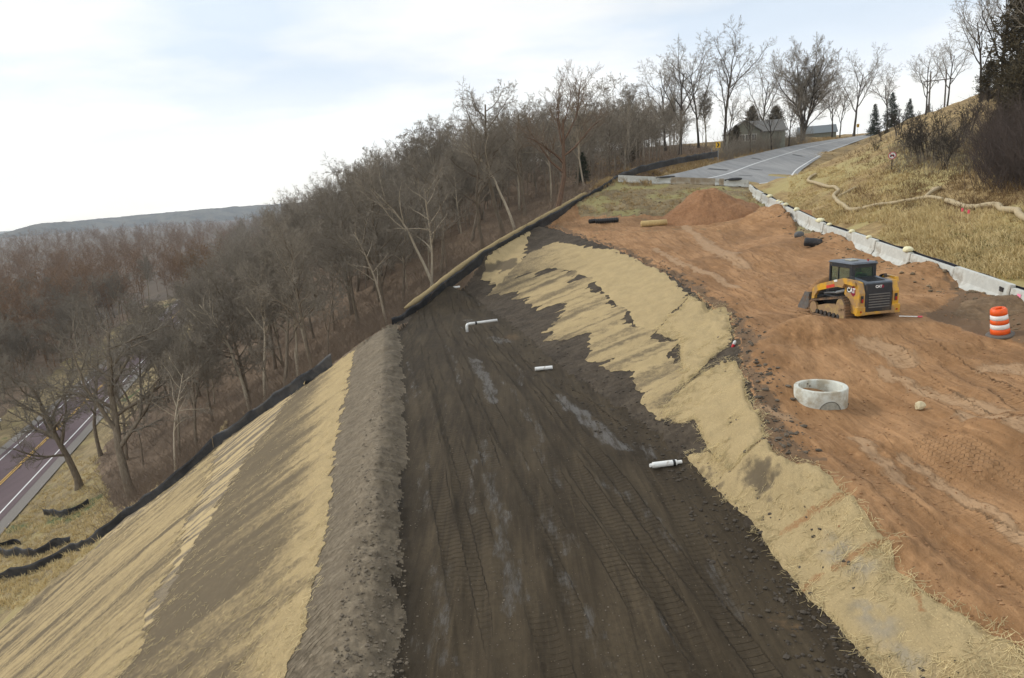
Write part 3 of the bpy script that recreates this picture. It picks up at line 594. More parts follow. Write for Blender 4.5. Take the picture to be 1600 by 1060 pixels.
tag(np_mesh('valley_floor', np.stack([x2, y2, z2], -1).reshape(-1, 3), q2, G_FAR), kind='structure')
# ridge across the valley
az = np.linspace(-46, 12, 700); hh = []
prof = [(0, 0), (.03, .28), (.06, .62), (.10, .86), (.15, 1.0), (.3, .97)]
Vr = []
for a in az:
    rr = 3600+260*math.sin(a*.21)+140*math.sin(a*.63+1)
    px = W0/2+FPX*math.tan(R(a)); e = 3.5+7.0*float(sstep(50, 420, px))+1.2*float(fbm(a*.9, 0, 5))+.5*float(fbm(a*7, 0, 6, 3))
    top = (33+e/FPX*rr)*float(sstep(-37.2, -33.5, a))
    for f, g in prof:
        n = 1+.10*float(fbm(a*2.2, f*14, 9)) if g < .95 else 1
        q = rr*(1+f*.55); Vr.append((q*math.sin(R(a)), q*math.cos(R(a)), -34+top*g*n))
k = len(prof); ii = np.arange(len(az)*k).reshape(len(az), k)
qr = np.stack([ii[:-1, :-1], ii[1:, :-1], ii[1:, 1:], ii[:-1, 1:]], -1).reshape(-1, 4)
m_ridge, t, b = new_mat('wooded_ridge'); v = coords(t, (1, 1, 2)); c = mixc(t, ramp(t, noise(t, v, .012, 8, .7), .35, .65), (.055, .05, .042), (.14, .12, .09)); L(t, c, b.inputs['Base Color']); b.inputs['Roughness'].default_value = 1; b.inputs['Specular IOR Level'].default_value = 0
tag(np_mesh('hills', Vr, qr, m_ridge), kind='structure')

# ------------------------------------------------------------------ roads
def asphalt(name, A, B, stretch_rz, crack=True):
    m, t, b = new_mat(name); v = coords(t); vs = coords(t, (1, .05, 1), stretch_rz)
    c = mixc(t, ramp(t, noise(t, vs, .9, 5, .6), .35, .68), A, B)
    c = mixc(t, ramp(t, noise(t, v, 30, 4), .4, .8), c, tuple(k*1.2 for k in B))
    c = mixc(t, math2(t, 'MULTIPLY', ramp(t, noise(t, v, .35, 6, .65), .6, .75), .5), c, tuple(k*.7 for k in A))
    L(t, c, b.inputs['Base Color']); b.inputs['Roughness'].default_value = .85; bump(t, b, noise(t, v, 60, 3), .3, .01); return m
M_RU = asphalt('pale_asphalt', (.205, .202, .196), (.28, .275, .265), R(-35)); M_RD = asphalt('dark_asphalt', (.078, .047, .052), (.100, .063, .069), R(16))
def paint(name, col, wear=.5):
    m, t, b = new_mat(name); v = coords(t); c = mixc(t, ramp(t, noise(t, v, 6, 8, .7), .5, .75), col, tuple(k*(1-wear)+.1*wear for k in col)); L(t, c, b.inputs['Base Color']); b.inputs['Roughness'].default_value = .7; return m
M_WL = paint('white_line_paint', (.72, .72, .70)); M_YL = paint('yellow_line_paint', (.62, .36, .05), .35)
def road_strip(name, f0, f1, dz, mat, ncol=2, a=0, b=NS, parent=None):
    f = np.linspace(f0, f1, ncol); P = SL[a:b, None]*(1-f[None, :, None])+SR[a:b, None]*f[None, :, None]; P = P.copy()
    P[..., 2] += dz; n = b-a; i = np.arange(n*ncol).reshape(n, ncol)
    return np_mesh(name, P.reshape(-1, 3), np.stack([i[:-1, :-1], i[:-1, 1:], i[1:, 1:], i[1:, :-1]], -1).reshape(-1, 4)[:, ::-1], mat, parent)
ur = tag(road_strip('upper_road', 0, 1, .03, M_RU, 9), kind='structure')
for f in (.37, .93): tag(road_strip('road_marking', f, f+.016, .036, M_WL), kind='structure')
M_TAR = simple('tar_patch', (.06, .06, .06), .8)
for f0, f1, a, b_ in ((.1, .3, 34, 37), (.45, .6, 40, 42), (.5, .62, 27, 29), (.15, .3, 55, 57), (.5, .7, 66, 68)): tag(road_strip('road_patch', f0, f1, .034, M_TAR, 2, a, b_), kind='structure')
def lstrip(name, l0, l1, dz, mat):
    V = []; 
    for k in np.linspace(-110, 250, 80):
        for l in (l0, l1): V.append((*(LR0[:2]+ld*k+ln*l), -31+.05+dz-.012*abs(l)))
    i = np.arange(160).reshape(80, 2); return tag(np_mesh(name, V, np.stack([i[:-1, 0], i[:-1, 1], i[1:, 1], i[1:, 0]], -1), mat), kind='structure')
M_SH = simple('gravel_shoulder', (.20, .18, .16), .95, var=.2, scale=20)
lstrip('lower_road', -4.3, 4.3, 0, M_RD); lstrip('road_shoulder', -5.6, -4.3, -.02, M_SH); lstrip('road_shoulder', 4.3, 5.6, -.02, M_SH)
for l in (-3.55, 3.43): lstrip('road_marking', l, l+.17, .006, M_WL)
for l in (-.22, .08): lstrip('road_marking', l, l+.14, .006, M_YL)

# ------------------------------------------------------------------ straw erosion blankets
def straw_mat(name, base=(.52, .395, .21), soil=(.135, .107, .074)):
    m, t, b = new_mat(name); v = coords(t)
    f1 = noise(t, coords(t, (9, 60, 20), .6), 1.0, 3, .7); f2 = noise(t, coords(t, (60, 8, 20), .9), 1.0, 3, .7); f3 = noise(t, v, 1.4, 6, .6); f4 = noise(t, v, 26, 3, .7)
    c = mixc(t, ramp(t, f3, .3, .7), tuple(k*.86 for k in base), tuple(k*1.1 for k in base))
    c = mixc(t, math2(t, 'MULTIPLY', ramp(t, math2(t, 'MINIMUM', f1, f2), .28, .48), .5), tuple(k*.55 for k in base), c)
    c = mixc(t, ramp(t, f4, .55, .8), c, tuple(min(.8, k*1.25) for k in base))
    at = attr(t, 'dirt'); vs = coords(t, (1.0, 1.0, 1), 0)
    d = ramp(t, math2(t, 'ADD', at, math2(t, 'MULTIPLY', math2(t, 'SUBTRACT', noise(t, v, 7, 7, .75), .5), .9)), .26, .84)
    c = mixc(t, math2(t, 'MULTIPLY', d, .88), c, mixc(t, f4, soil, tuple(k*.6 for k in soil)))
    a2 = attr(t, 'net'); c = mixc(t, math2(t, 'MULTIPLY', a2, .55), c, (.22, .22, .21))
    a3 = attr(t, 'sand'); c = mixc(t, ramp(t, math2(t, 'ADD', a3, math2(t, 'MULTIPLY', math2(t, 'SUBTRACT', f4, .5), .8)), .35, .7), c, (.30, .17, .08))
    L(t, c, b.inputs['Base Color']); b.inputs['Roughness'].default_value = .95; b.inputs['Specular IOR Level'].default_value = .1
    h = math2(t, 'ADD', math2(t, 'ADD', f1, f2), math2(t, 'MULTIPLY', f3, 1.5)); bump(t, b, h, .8, .02); return m
M_STRAW = straw_mat('straw_blanket_weave')
rag = fbm(sta*2.2, lat*.5, 111, 4); rag2 = fbm(GXv*6, GYv*6, 112, 3); rag3 = fbm(sta*.85, lat*.13, 114, 4); foldn = fbm(GXv*1.1, GYv*1.1, 113, 3)
def blanket(label, poly, allow, dirt, ragged=10.0, dz=.04, margin=1.2, sand=None, net=None, extra=None, folds=.05, spikes=0.0):
    P = np.array(poly, float); s = sdist(U+ragged*.7*rag2, Vp, P)+ragged*rag+spikes*rag3
    k = (s > 0)
    al = np.isin(reg, allow) | ((edge < margin) & np.isin(reg, (2, 4, 1)) & (2 in allow)) | ((np.abs(pdist(GXv, GYv, [q[:2] for q in TOE], False)) < .4) & (2 in allow) & (reg == 1))
    k &= al
    if extra is not None: k &= extra
    sf = np.where(al, s, -np.abs(s)-.5)
    if extra is not None: sf = np.where(extra, sf, -np.abs(sf)-.5)
    kq = (np.maximum.reduce([sf[:-1, :-1], sf[1:, 1:], sf[:-1, 1:], sf[1:, :-1]]) > 0).ravel() & okq
    if not kq.any(): print('EMPTY', label); return
    V = PT.copy(); lift = dz+folds*np.clip(foldn, -.4, 1)+.02*rag2; lift = np.maximum(lift, .018)*sstep(-1, 9, s)+.012
    V[:, 2] += lift.ravel(); q = QUAD[kq]; z_ = np.zeros(GXv.shape)
    o = clip_sheet('straw_blanket', sf, q, M_STRAW, V, dict(dirt=dirt if np.ndim(dirt) else np.full(GXv.shape, dirt), sand=sand if sand is not None else z_, net=net if net is not None else z_))
    tag(o, label, 'straw blanket', 'straw erosion blankets on the slopes'); return o
hl = sstep(0, 1, (Vp-380)/150)
lowdirt = lambda P, px, a: a*sstep(px, 0, pdist(U, Vp, P, False))
BA = [(872, 379), (925, 387), (961, 390), (1000, 409), (1044, 431), (1077, 463), (1022, 520), (994, 512), (984, 490), (956, 471), (931, 443), (894, 424), (859, 420), (800, 432), (768, 440), (832, 393)]
blanket('clean tan straw blanket spread high on the far cut slope below the black pipes', BA, (2,), .04+.55*sstep(935, 810, U+70*st_n)+.42*sstep(.0, .6, st_n)*sstep(975, 890, U), 5)
BB = [(768, 442), (800, 434), (859, 422), (894, 426), (931, 445), (956, 473), (984, 492), (994, 514), (1022, 522), (1058, 536), (1062, 565), (1066, 600), (1034, 645), (1026, 632), (1000, 600), (945, 566), (932, 562), (917, 545), (905, 520), (866, 520), (880, 490), (845, 490), (820, 475)]
blanket('dirt-streaked straw blanket with a torn lower edge, under the clean one on the cut slope', BB, (2,), .16+.42*sstep(-.35, .4, st_n)+.15*sstep(-.1, .4, rag3)+.25*sstep(470, 440, Vp)*sstep(880, 800, U), 14, dz=.02, folds=.02, spikes=34)
BC = [(1079, 464), (1097, 470), (1106, 486), (1134, 483), (1141, 498), (1142, 535), (1126, 547), (1110, 562), (1085, 590), (1068, 602), (1063, 562), (1060, 532), (1024, 521), (1050, 492)]
blanket('rumpled straw blanket folded over the crest beside the dark soil edge', BC, (2, 4), .03+.12*sstep(.2, .7, st_n), 3, dz=.09, margin=2.0, folds=.16)
BD = [(1085, 593), (1112, 575), (1128, 563), (1150, 563), (1161, 590), (1168, 622), (1190, 655), (1198, 681), (1180, 702), (1155, 727), (1140, 737), (1110, 707), (1100, 690), (1085, 655), (1060, 664), (1036, 652), (1032, 640), (1060, 612)]
blanket('crumpled straw blanket on the crest in front of the concrete manhole ring', BD, (2, 4), .03+.5*sstep(1075, 1035, U+30*rag), 4, dz=.08, margin=1.8, folds=.14)
BE = [(1197, 690), (1215, 716), (1240, 722), (1275, 727), (1315, 775), (1345, 805), (1388, 845), (1404, 893), (1445, 930), (1540, 980), (1640, 1042), (1760, 1130), (1450, 1130), (1380, 1062), (1345, 1020), (1305, 975), (1260, 930), (1225, 890), (1170, 812), (1120, 767), (1072, 715), (1108, 707), (1140, 737)]
hole = .85*sstep(46, 8, np.hypot(U-1185, (Vp-755)*.9)+16*rag+22*rag2)+.6*sstep(50, 6, pdist(U, Vp, [(1075, 715), (1120, 765)], False))*sstep(-.2, .3, rag2)
sandst = sum(.62*sstep(13, 2, pdist(U, Vp, np.array(l), False)+5*rag2) for l in ([(1395, 838), (1300, 890)], [(1330, 775), (1220, 838)], [(1430, 930), (1440, 960)], [(1285, 900), (1250, 925)]))
netm = sum(.8*sstep(34, 6, pdist(U, Vp, np.array(l), False)) for l in ([(1300, 860), (1350, 890)], [(1350, 960), (1450, 1060)]))*sstep(-.5, .3, rag2)
blanket('long straw blanket on the cut slope running into the bottom right corner', BE, (2, 4, 1), hole, 4, dz=.06, margin=2.2, sand=sandst, net=netm, folds=.12)
BF = [(830, 356), (822, 385), (816, 411), (780, 450), (752, 438), (768, 392), (800, 372)]
blanket('torn straw blanket patches beside the silt fence at the far cut slope', BF, (2,), .10+.85*sstep(-.1, .35, fbm(GXv*.7, GYv*.7, 118, 4)), 7)
BG = [(338, 690), (331, 735), (318, 772), (300, 803), (280, 852), (224, 962), (236, 1010), (165, 1078), (-150, 1300), (-160, 1130), (0, 984), (68, 922), (160, 851), (236, 791), (283, 751)]
spots = .80*sstep(.10, .5, fbm(sta*1.5, lat*.55, 119, 4))*sstep(60, 230, pdist(U, Vp, [(335, 690), (225, 960), (165, 1078)], False))
blanket('tan straw blanket with dark soil spots at the foot of the outer slope', BG, (3,), .28+.30*sstep(-.3, .5, st_n)+.25*sstep(-.2, .5, rag3)+spots*.75, 15, spikes=14)
BH = [(557, 530), (549, 570), (531, 660), (519, 720), (515, 800), (494, 908), (478, 972), (443, 1064), (425, 1130), (120, 1150), (215, 1015), (292, 870), (382, 720), (440, 640), (470, 606), (520, 570)]
rb = pdist(U, Vp, [(557, 530), (531, 660), (515, 800), (494, 908), (443, 1064)], False)
dl_ = pdist(U, Vp, [(470, 606), (440, 640), (382, 720), (292, 870), (215, 1015), (120, 1150)], False); fr2 = dl_/(dl_+rb+1)
dh = .72-.34*sstep(.0, 1.05, fr2+.5*rag3)+.20*sstep(-.4, .4, fbm(sta*1.7, lat*.22, 120, 4))+.10*rag2-.30*sstep(70, 14, rb+40*st_n)+.35*sstep(22, 0, np.abs(Vp-905+.6*(U-500))+14*st_n)*sstep(90, 30, rb)
blanket('soil-washed straw blanket on the upper outer slope beside the ridged berm', BH, (3,), dh, 9)

# ------------------------------------------------------------------ silt fences and straw roll
M_SILT = simple('black_silt_fabric', (.016, .016, .018), .55, var=.4, scale=3, dirt=(.05, .045, .04), dirt_amt=.3, bumpd=.02)
M_STAKE = simple('weathered_stake', (.24, .18, .11), .9, var=.25)
def resample(P, step):
    P = np.asarray(P, float); s = np.concatenate([[0], np.cumsum(np.linalg.norm(np.diff(P, axis=0), axis=1))]); n = max(2, int(s[-1]/step)+1); q = np.linspace(0, s[-1], n)
    return np.stack([np.interp(q, s, P[:, k]) for k in range(P.shape[1])], 1)
def silt_fence(path, h, label, seed, group=None, stake=2.6, slack=.25):
    P3 = resample(path, .35); P = P3[:, :2]; n = len(P); rng = np.random.RandomState(seed); tt = np.gradient(P, axis=0); tt /= np.linalg.norm(tt, axis=1)[:, None]+1e-9; sd_ = np.stack([-tt[:, 1], tt[:, 0]], 1)
    s = np.arange(n)*.35; rows = 6; V = np.zeros((2, n, rows, 3))
    zz2 = np.array([GZ(*q_) for q_ in P]); zz2 = np.maximum(zz2, P3[:, 2]) if P3.shape[1] > 2 else zz2; zz2 = np.convolve(np.pad(zz2, 3, 'edge'), np.ones(7)/7, 'valid')
    for i in range(n):
        z = zz2[i]; hh = h*(1+slack*float(fbm(s[i]*.5, 0, seed))-.22*abs(math.sin(math.pi*s[i]/stake))); ln_ = .35*float(fbm(s[i]*.3, 3, seed))
        for r in range(rows):
            f = r/(rows-1); o_ = .10*float(fbm(s[i]*1.1, f*1.5, seed+2))+ln_*f*h*.8; p = P[i]+sd_[i]*o_
            for k in (0, 1): V[k, i, r] = (*(p+sd_[i]*(.012*k)), z-(.5 if P3.shape[1] > 2 else .22)+f*(hh+(.5 if P3.shape[1] > 2 else .22)))
    a = np.arange(n*rows).reshape(n, rows); q = np.stack([a[:-1, :-1], a[1:, :-1], a[1:, 1:], a[:-1, 1:]], -1).reshape(-1, 4)
    rim = np.stack([a[:-1, -1], a[1:, -1], a[1:, -1]+n*rows, a[:-1, -1]+n*rows], -1)
    root = empty('silt_fence', (float(P[n//2][0]), float(P[n//2][1]), GZ(*P[n//2]))); off_ = np.array(root.location)
    fab = np_mesh('fabric', V.reshape(-1, 3)-off_, [q, q[:, ::-1]+n*rows, rim], M_SILT, root)
    for i in range(2, n, max(1, int(stake/.35))):
        z = GZ(*P[i]); mb = MB(); p = P[i]-sd_[i]*.05; mb.tube([(*p, z-.2), (*(p+rng.normal(0, .03, 2)), z+h*1.12)], .022, 5); mb.V = [v-off_ for v in mb.V]; mb.build('stake', M_STAKE, root)
    tag(root, label, 'silt fence', group or 'black silt fences'); return root
silt_fence(FEN_UP[1:], .42, 'long black silt fence running uphill between the bare woods and the cut slope', 3)
silt_fence([p[:2] for p in FEN_LO[1:]], .85, 'black silt fence curving down along the foot of the outer straw slope', 5)
for uv, h, lab, sdd in (([(70, 806), (100, 809), (122, 800), (140, 790)], .9, 'short black silt fence scrap standing alone in the grass near the lower road', 11), ([(-30, 868), (10, 872), (60, 868), (85, 858), (110, 848)], .9, 'black silt fence piece in the grass between the lower road and the long fence', 12), ([(-30, 860), (0, 856), (22, 849), (34, 850)], .5, 'small collapsed black silt fence piece at the left edge by the lower road', 13)):
    silt_fence([hit(u, v)[:2] for u, v in uv], h, lab, sdd)
pth3 = resample([PD(925, 303, 79.5)]+FEN_UP[6:-1]+[PD(642, 489, 48.2)], .4); pth = pth3[:, :2]; n = len(pth); tt = np.gradient(pth, axis=0); tt /= np.linalg.norm(tt, axis=1)[:, None]; sd_ = np.stack([-tt[:, 1], tt[:, 0]], 1)
ring = []; zs_ = np.maximum(pth3[:, 2], np.array([GZ(*q_) for q_ in pth])); zs_ = np.convolve(np.pad(zs_, 6, 'edge'), np.ones(13)/13, 'valid')
for i in range(n):
    f = min(1, i/3, (n-1-i)/4); a0 = zs_[i]; c = pth[i]-sd_[i]*(.50+.06*float(fbm(i*.2, 0, 4)));
    hgt = (.25+.07*float(fbm(i*.22, 1, 5)))*(.25+.75*f); wd = .16*(.3+.7*f)
    for k in range(10):
        th = k/10*2*math.pi; e = 1+.12*float(fbm(i*.5, k*.8, 6)); ring.append((*(c+sd_[i]*wd*math.cos(th)*e), a0+.22+hgt*math.sin(th)*e))
a = np.arange(n*10).reshape(n, 10); q = np.stack([a[:-1], a[1:], np.roll(a, -1, 1)[1:], np.roll(a, -1, 1)[:-1]], -1).reshape(-1, 4)
side = -sd_
o = np_mesh('straw_roll', ring, q, M_STRAW, attrs=dict(dirt=np.full(n*10, .0), sand=np.zeros(n*10), net=np.zeros(n*10)))
tag(o, 'long lumpy tan straw roll lying behind the uphill black silt fence at the wood edge', 'straw roll')
for uv, lab in (([(335, 690), (345, 672), (356, 660), (350, 688)], 'tan straw blanket scrap hanging beyond the lower silt fence'), ([(232, 778), (246, 760), (262, 756), (252, 772)], 'small straw blanket scrap beyond the silt fence, nearest the lower road'), ([(462, 605), (478, 592), (492, 590), (476, 606)], 'pale straw blanket scrap at the top end of the lower silt fence')):
    P = [hit(u, v) for u, v in uv]; mb = MB(); g = 8; V = []
    for i in range(g):
        for j in range(g):
            s_, t_ = i/(g-1), j/(g-1); p = (P[0]*(1-s_)+P[3]*s_)*(1-t_)+(P[1]*(1-s_)+P[2]*s_)*t_; V.append((p[0], p[1], GZ(p[0], p[1])+.28+.12*math.sin(i*1.7+j)))
    V = np.array(V); a = np.arange(64).reshape(8, 8); q = np.stack([a[:-1, :-1], a[1:, :-1], a[1:, 1:], a[:-1, 1:]], -1).reshape(-1, 4); V2 = V-np.array([0, 0, .04])
    o = np_mesh('straw_blanket', np.concatenate([V, V2]), [q, q[:, ::-1]+64], M_STRAW, attrs=dict(dirt=np.full(128, .1), sand=np.zeros(128), net=np.zeros(128))); tag(o, lab, 'straw blanket', 'straw erosion blankets on the slopes')

# ------------------------------------------------------------------ trees
def bark(name, A, B, sc=6):
    m, t, b = new_mat(name); v = coords(t, (1, 1, .25)); oi = N(t, 'ShaderNodeObjectInfo').outputs['Random']
    c = mixc(t, ramp(t, noise(t, v, sc, 6, .7), .35, .68), A, B); c = mixc(t, math2(t, 'MULTIPLY', oi, .45), c, tuple(k*.55 for k in A))
    L(t, c, b.inputs['Base Color']); b.inputs['Roughness'].default_value = .95; b.inputs['Specular IOR Level'].default_value = .1; return m
M_BARK = bark('grey_brown_bark', (.15, .12, .088), (.26, .213, .158)); M_PALE = bark('pale_bark', (.31, .26, .19), (.45, .385, .295)); M_TWIG = bark('grey_twigs', (.205, .176, .138), (.32, .278, .222), 1.5)
M_RED = bark('red_brown_bark', (.13, .085, .06), (.22, .145, .10)); M_REDT = bark('red_brown_twigs', (.18, .135, .098), (.27, .207, .152), 1.5); M_WILLOW = bark('orange_twigs', (.20, .115, .055), (.27, .165, .08), 1.5)
M_RUST = bark('rusty_twigs', (.23, .145, .088), (.33, .215, .135), 1.5); M_DARK = bark('dark_bark', (.055, .045, .038), (.10, .084, .070))
def grow(rng, p, d, ln_, r, lv, P, out, lmax):
    ns = P['seg'][lv]; pts_ = [p]; rad = [r]; dr = d; st = ln_/ns; tip = P.get('tip', .35) if lv < lmax else .5
    for k in range(ns):
        dr = dr+rng.normal(0, P['crook'][lv], 3)+np.array([0, 0, P['up'][lv]]); dr = dr/np.linalg.norm(dr); p = p+dr*st; pts_.append(p); rad.append(r*(1-(1-tip)*(k+1)/ns))
    out.append((lv, np.array(pts_), np.array(rad)))
    if lv >= lmax: return
    nc = P['n'][lv]; az0 = rng.uniform(0, 6.28)
    for c in range(nc):
        f = P['start'][lv]+(1-P['start'][lv])*((c+rng.uniform(.1, .9))/nc); f = min(f, .99); q = f*ns; i = min(int(q), ns-1); pp = pts_[i]+(pts_[i+1]-pts_[i])*(q-i); dd = pts_[i+1]-pts_[i]; dd = dd/np.linalg.norm(dd)
        rr = rad[i]+(rad[i+1]-rad[i])*(q-i); az0 += 2.4+rng.normal(0, .5); an = R(P['ang'][lv]*rng.uniform(.7, 1.25))
        a = np.cross(dd, [0.3, 0.1, 1.0]); a = a/(np.linalg.norm(a)+1e-9); b_ = np.cross(dd, a)
        nd = dd*math.cos(an)+(a*math.cos(az0)+b_*math.sin(az0))*math.sin(an)
        shape = 1-P['cone'][lv]*f
        grow(rng, pp, nd, ln_*P['ratio'][lv]*shape*rng.uniform(.75, 1.2), min(rr*.72, r*P['rr'][lv]*rng.uniform(.8, 1.2)), lv+1, P, out, lmax)
BASE = dict(seg=[9, 7, 5, 3, 2], crook=[.05, .13, .17, .22, .25], up=[.02, .05, .05, .03, .02], n=[13, 9, 8, 7, 0], start=[.38, .22, .2, .15, 0], ang=[48, 46, 46, 46, 40], ratio=[.50, .46, .46, .48, .5], cone=[.42, .35, .3, .3, 0], rr=[.50, .5, .5, .55, .5], tip=.30)
def prisms(segs):
    A = np.concatenate([s[1][:-1] for s in segs]); B = np.concatenate([s[1][1:] for s in segs]); ra = np.concatenate([s[2][:-1] for s in segs]); rb = np.concatenate([s[2][1:] for s in segs])
    d = B-A; d /= np.linalg.norm(d, axis=1)[:, None]+1e-9; ref = np.where(np.abs(d[:, 2:3]) < .9, [[0, 0, 1.0]], [[1.0, 0, 0]]); a = np.cross(d, ref); a /= np.linalg.norm(a, axis=1)[:, None]+1e-9; b_ = np.cross(d, a)
    V = []
    for P_, r in ((A, ra), (B, rb)):
        for k in range(3): th = k*2.0944; V.append(P_+r[:, None]*(a*math.cos(th)+b_*math.sin(th)))
    V = np.stack(V, 1).reshape(-1, 3); n = len(A); o = np.arange(n)[:, None]*6
    Q = np.concatenate([o+np.array([k, (k+1) % 3, 3+(k+1) % 3, 3+k]) for k in range(3)]); return V, Q
def make_tree(name, seed, h, r, P=None, mats=None, lmax=4, lean=(0, 0), multi=1, minr=.011, twig=1.0, trunk_len=.9):
    P = dict(BASE, **(P or {})); rng = np.random.RandomState(seed); out = []
    for m in range(multi):
        d = np.array([lean[0]+(rng.normal(0, .16) if multi > 1 else 0), lean[1]+(rng.normal(0, .16) if multi > 1 else 0), 1.0]); d /= np.linalg.norm(d)
        grow(rng, np.array([rng.normal(0, .15) if m else 0, rng.normal(0, .15) if m else 0, -.4]), d, h*trunk_len*(1 if m == 0 else rng.uniform(.7, 1)), r*(1 if m == 0 else .75), 0, P, out, lmax)
    tb = MB(); root = empty(name)
    for lv, p, rd in out:
        if lv == 0:
            rd = rd.copy(); rd[0] *= 1.45; tb.tube(p, rd, 8, False)
        elif lv == 1: tb.tube(p, rd, 5, False)
    tr = tb.build('trunk', (mats or (M_BARK, M_TWIG))[0], root, smooth=True, fix=False)
    segs = [(lv, p, np.maximum(rd*twig, minr)) for lv, p, rd in out if lv >= 2]
    V, Q = prisms(segs); cr_ = np_mesh('crown', V, Q, (mats or (M_BARK, M_TWIG))[1], root, smooth=True)
    KIDS[root.name] = [tr, cr_]; return root, [tr, cr_]
PROTO = []
specs = [dict(h=17, r=.24), dict(h=15, r=.2, P=dict(start=[.5, .2, .2, .15, 0], ang=[38, 42, 45, 45, 40])), dict(h=19, r=.30, P=dict(crook=[.08, .14, .18, .2, .25], n=[9, 8, 7, 6, 0])), dict(h=13, r=.15, P=dict(start=[.45, .25, .2, .15, 0], n=[10, 7, 6, 5, 0], ratio=[.42, .46, .46, .48, .5])),
         dict(h=16, r=.2, mats=None, multi=2), dict(h=18, r=.22, P=dict(start=[.55, .2, .2, .15, 0], ang=[36, 42, 45, 45, 40], ratio=[.40, .46, .48, .48, .5])), dict(h=14, r=.19, lean=(-.22, .05)), dict(h=11, r=.09, P=dict(n=[10, 6, 5, 5, 0], start=[.35, .25, .2, .15, 0], ratio=[.36, .45, .46, .48, .5]))]
for i, s_ in enumerate(specs):
    s_ = dict(s_)
    if s_.get('mats', 1) is None: s_.pop('mats')
    s_['mats'] = (M_PALE, M_TWIG) if i in (3, 5) else (M_BARK, M_TWIG)
    PROTO.append(make_tree('bare_tree', 100+i, minr=.0145, **s_))
used = set()
def plant(i, x, y, rz, sc, label, group, cat='tree', tilt=(0, 0), proto=None, z=None):
    root, kids = proto or PROTO[i]
    key = root.name
    if key not in used: used.add(key); o = root
    else:
        o = root.copy(); COL.objects.link(o)
        for ch in kids: d = ch.copy(); COL.objects.link(d); d.parent = o
    o.location = (x, y, (H(x, y) if z is None else z)-.1); o.rotation_euler = (tilt[0], tilt[1], rz); o.scale = (sc, sc, sc*random.uniform(.95, 1.08)); tag(o, label, cat, group); return o
# single trees one can point to
def spot(u, v, d): p = PD(u, v, d); return float(p[0]), float(p[1])
BIG = make_tree('forked_tree', 301, 16, .42, dict(start=[.42, .25, .2, .15, 0], ang=[46, 44, 44, 42, 40], n=[7, 8, 8, 7, 0], ratio=[.72, .5, .42, .42, .5], cone=[.3, .3, .3, .3, 0], up=[.02, .06, .10, .10, .05], crook=[.09, .15, .16, .18, .2]), (M_RED, M_REDT), trunk_len=.85)
plant(0, *spot(868, 300, 74), 0.6, .76, 'big red-brown forked bare tree just behind the straw roll, heavy limbs spread wide', 'landmark trees at the wood edge', proto=BIG)
LEANER = make_tree('leaning_tree', 302, 15.5, .20, dict(start=[.55, .3, .2, .15, 0], ang=[40, 44, 44, 42, 40], n=[7, 7, 6, 6, 0], crook=[.07, .16, .18, .18, .2]), (M_PALE, M_TWIG), lean=(-.28, .0))
plant(0, *spot(806, 352, 72), 0, .86, 'pale-trunked bare tree leaning left beside the straw roll, ragged crown above the wood', 'landmark trees at the wood edge', proto=LEANER)
plant(0, *spot(682, 440, 58), 0.25, .80, 'slender pale tree leaning left behind the lower end of the straw roll', 'landmark trees at the wood edge', proto=LEANER)
plant(0, *spot(392, 640, 60), -.2, .86, 'tall pale leaning trunk just beyond the lower silt fence at the middle of the wood', 'landmark trees at the wood edge', proto=LEANER)
OAK = make_tree('spreading_tree', 305, 17, .42, dict(start=[.28, .2, .2, .15, 0], ang=[54, 46, 44, 44, 40], n=[12, 9, 8, 6, 0], ratio=[.60, .48, .46, .46, .5], crook=[.07, .15, .17, .2, .25]), (M_BARK, M_TWIG), lean=(-.18, 0), minr=.013)
plant(0, *spot(208, 770, 58), 0, 1.0, 'big grey spreading bare tree leaning over the lower road beside the silt fence', 'landmark trees at the wood edge', proto=OAK)
plant(0, *spot(115, 720, 70), 2.2, .9, 'low spreading bare tree between the lower road and the big leaning tree', 'landmark trees at the wood edge', proto=OAK)
ELM = make_tree('broad_tree', 310, 21, .40, dict(start=[.12, .16, .15, .12, 0], ang=[36, 34, 36, 40, 40], n=[12, 9, 9, 8, 0], ratio=[.78, .46, .42, .42, .5], cone=[.55, .3, .3, .3, 0], up=[.02, .03, .06, .05, .02], crook=[.05, .10, .14, .18, .25]), (M_DARK, M_TWIG), multi=3, minr=.018)
plant(0, *spot(1254, 214, 166), .4, 1.0, 'broad many-stemmed bare tree standing beside the upper road, crown like a fan', 'bare trees on the skyline', proto=ELM)
VASE = make_tree('vase_tree', 312, 20, .34, dict(start=[.34, .2, .2, .15, 0], ang=[34, 40, 42, 42, 40], n=[8, 8, 7, 6, 0], ratio=[.72, .44, .42, .44, .5], up=[.02, .07, .06, .05, .02], crook=[.05, .12, .16, .18, .25]), (M_DARK, M_TWIG), minr=.016)
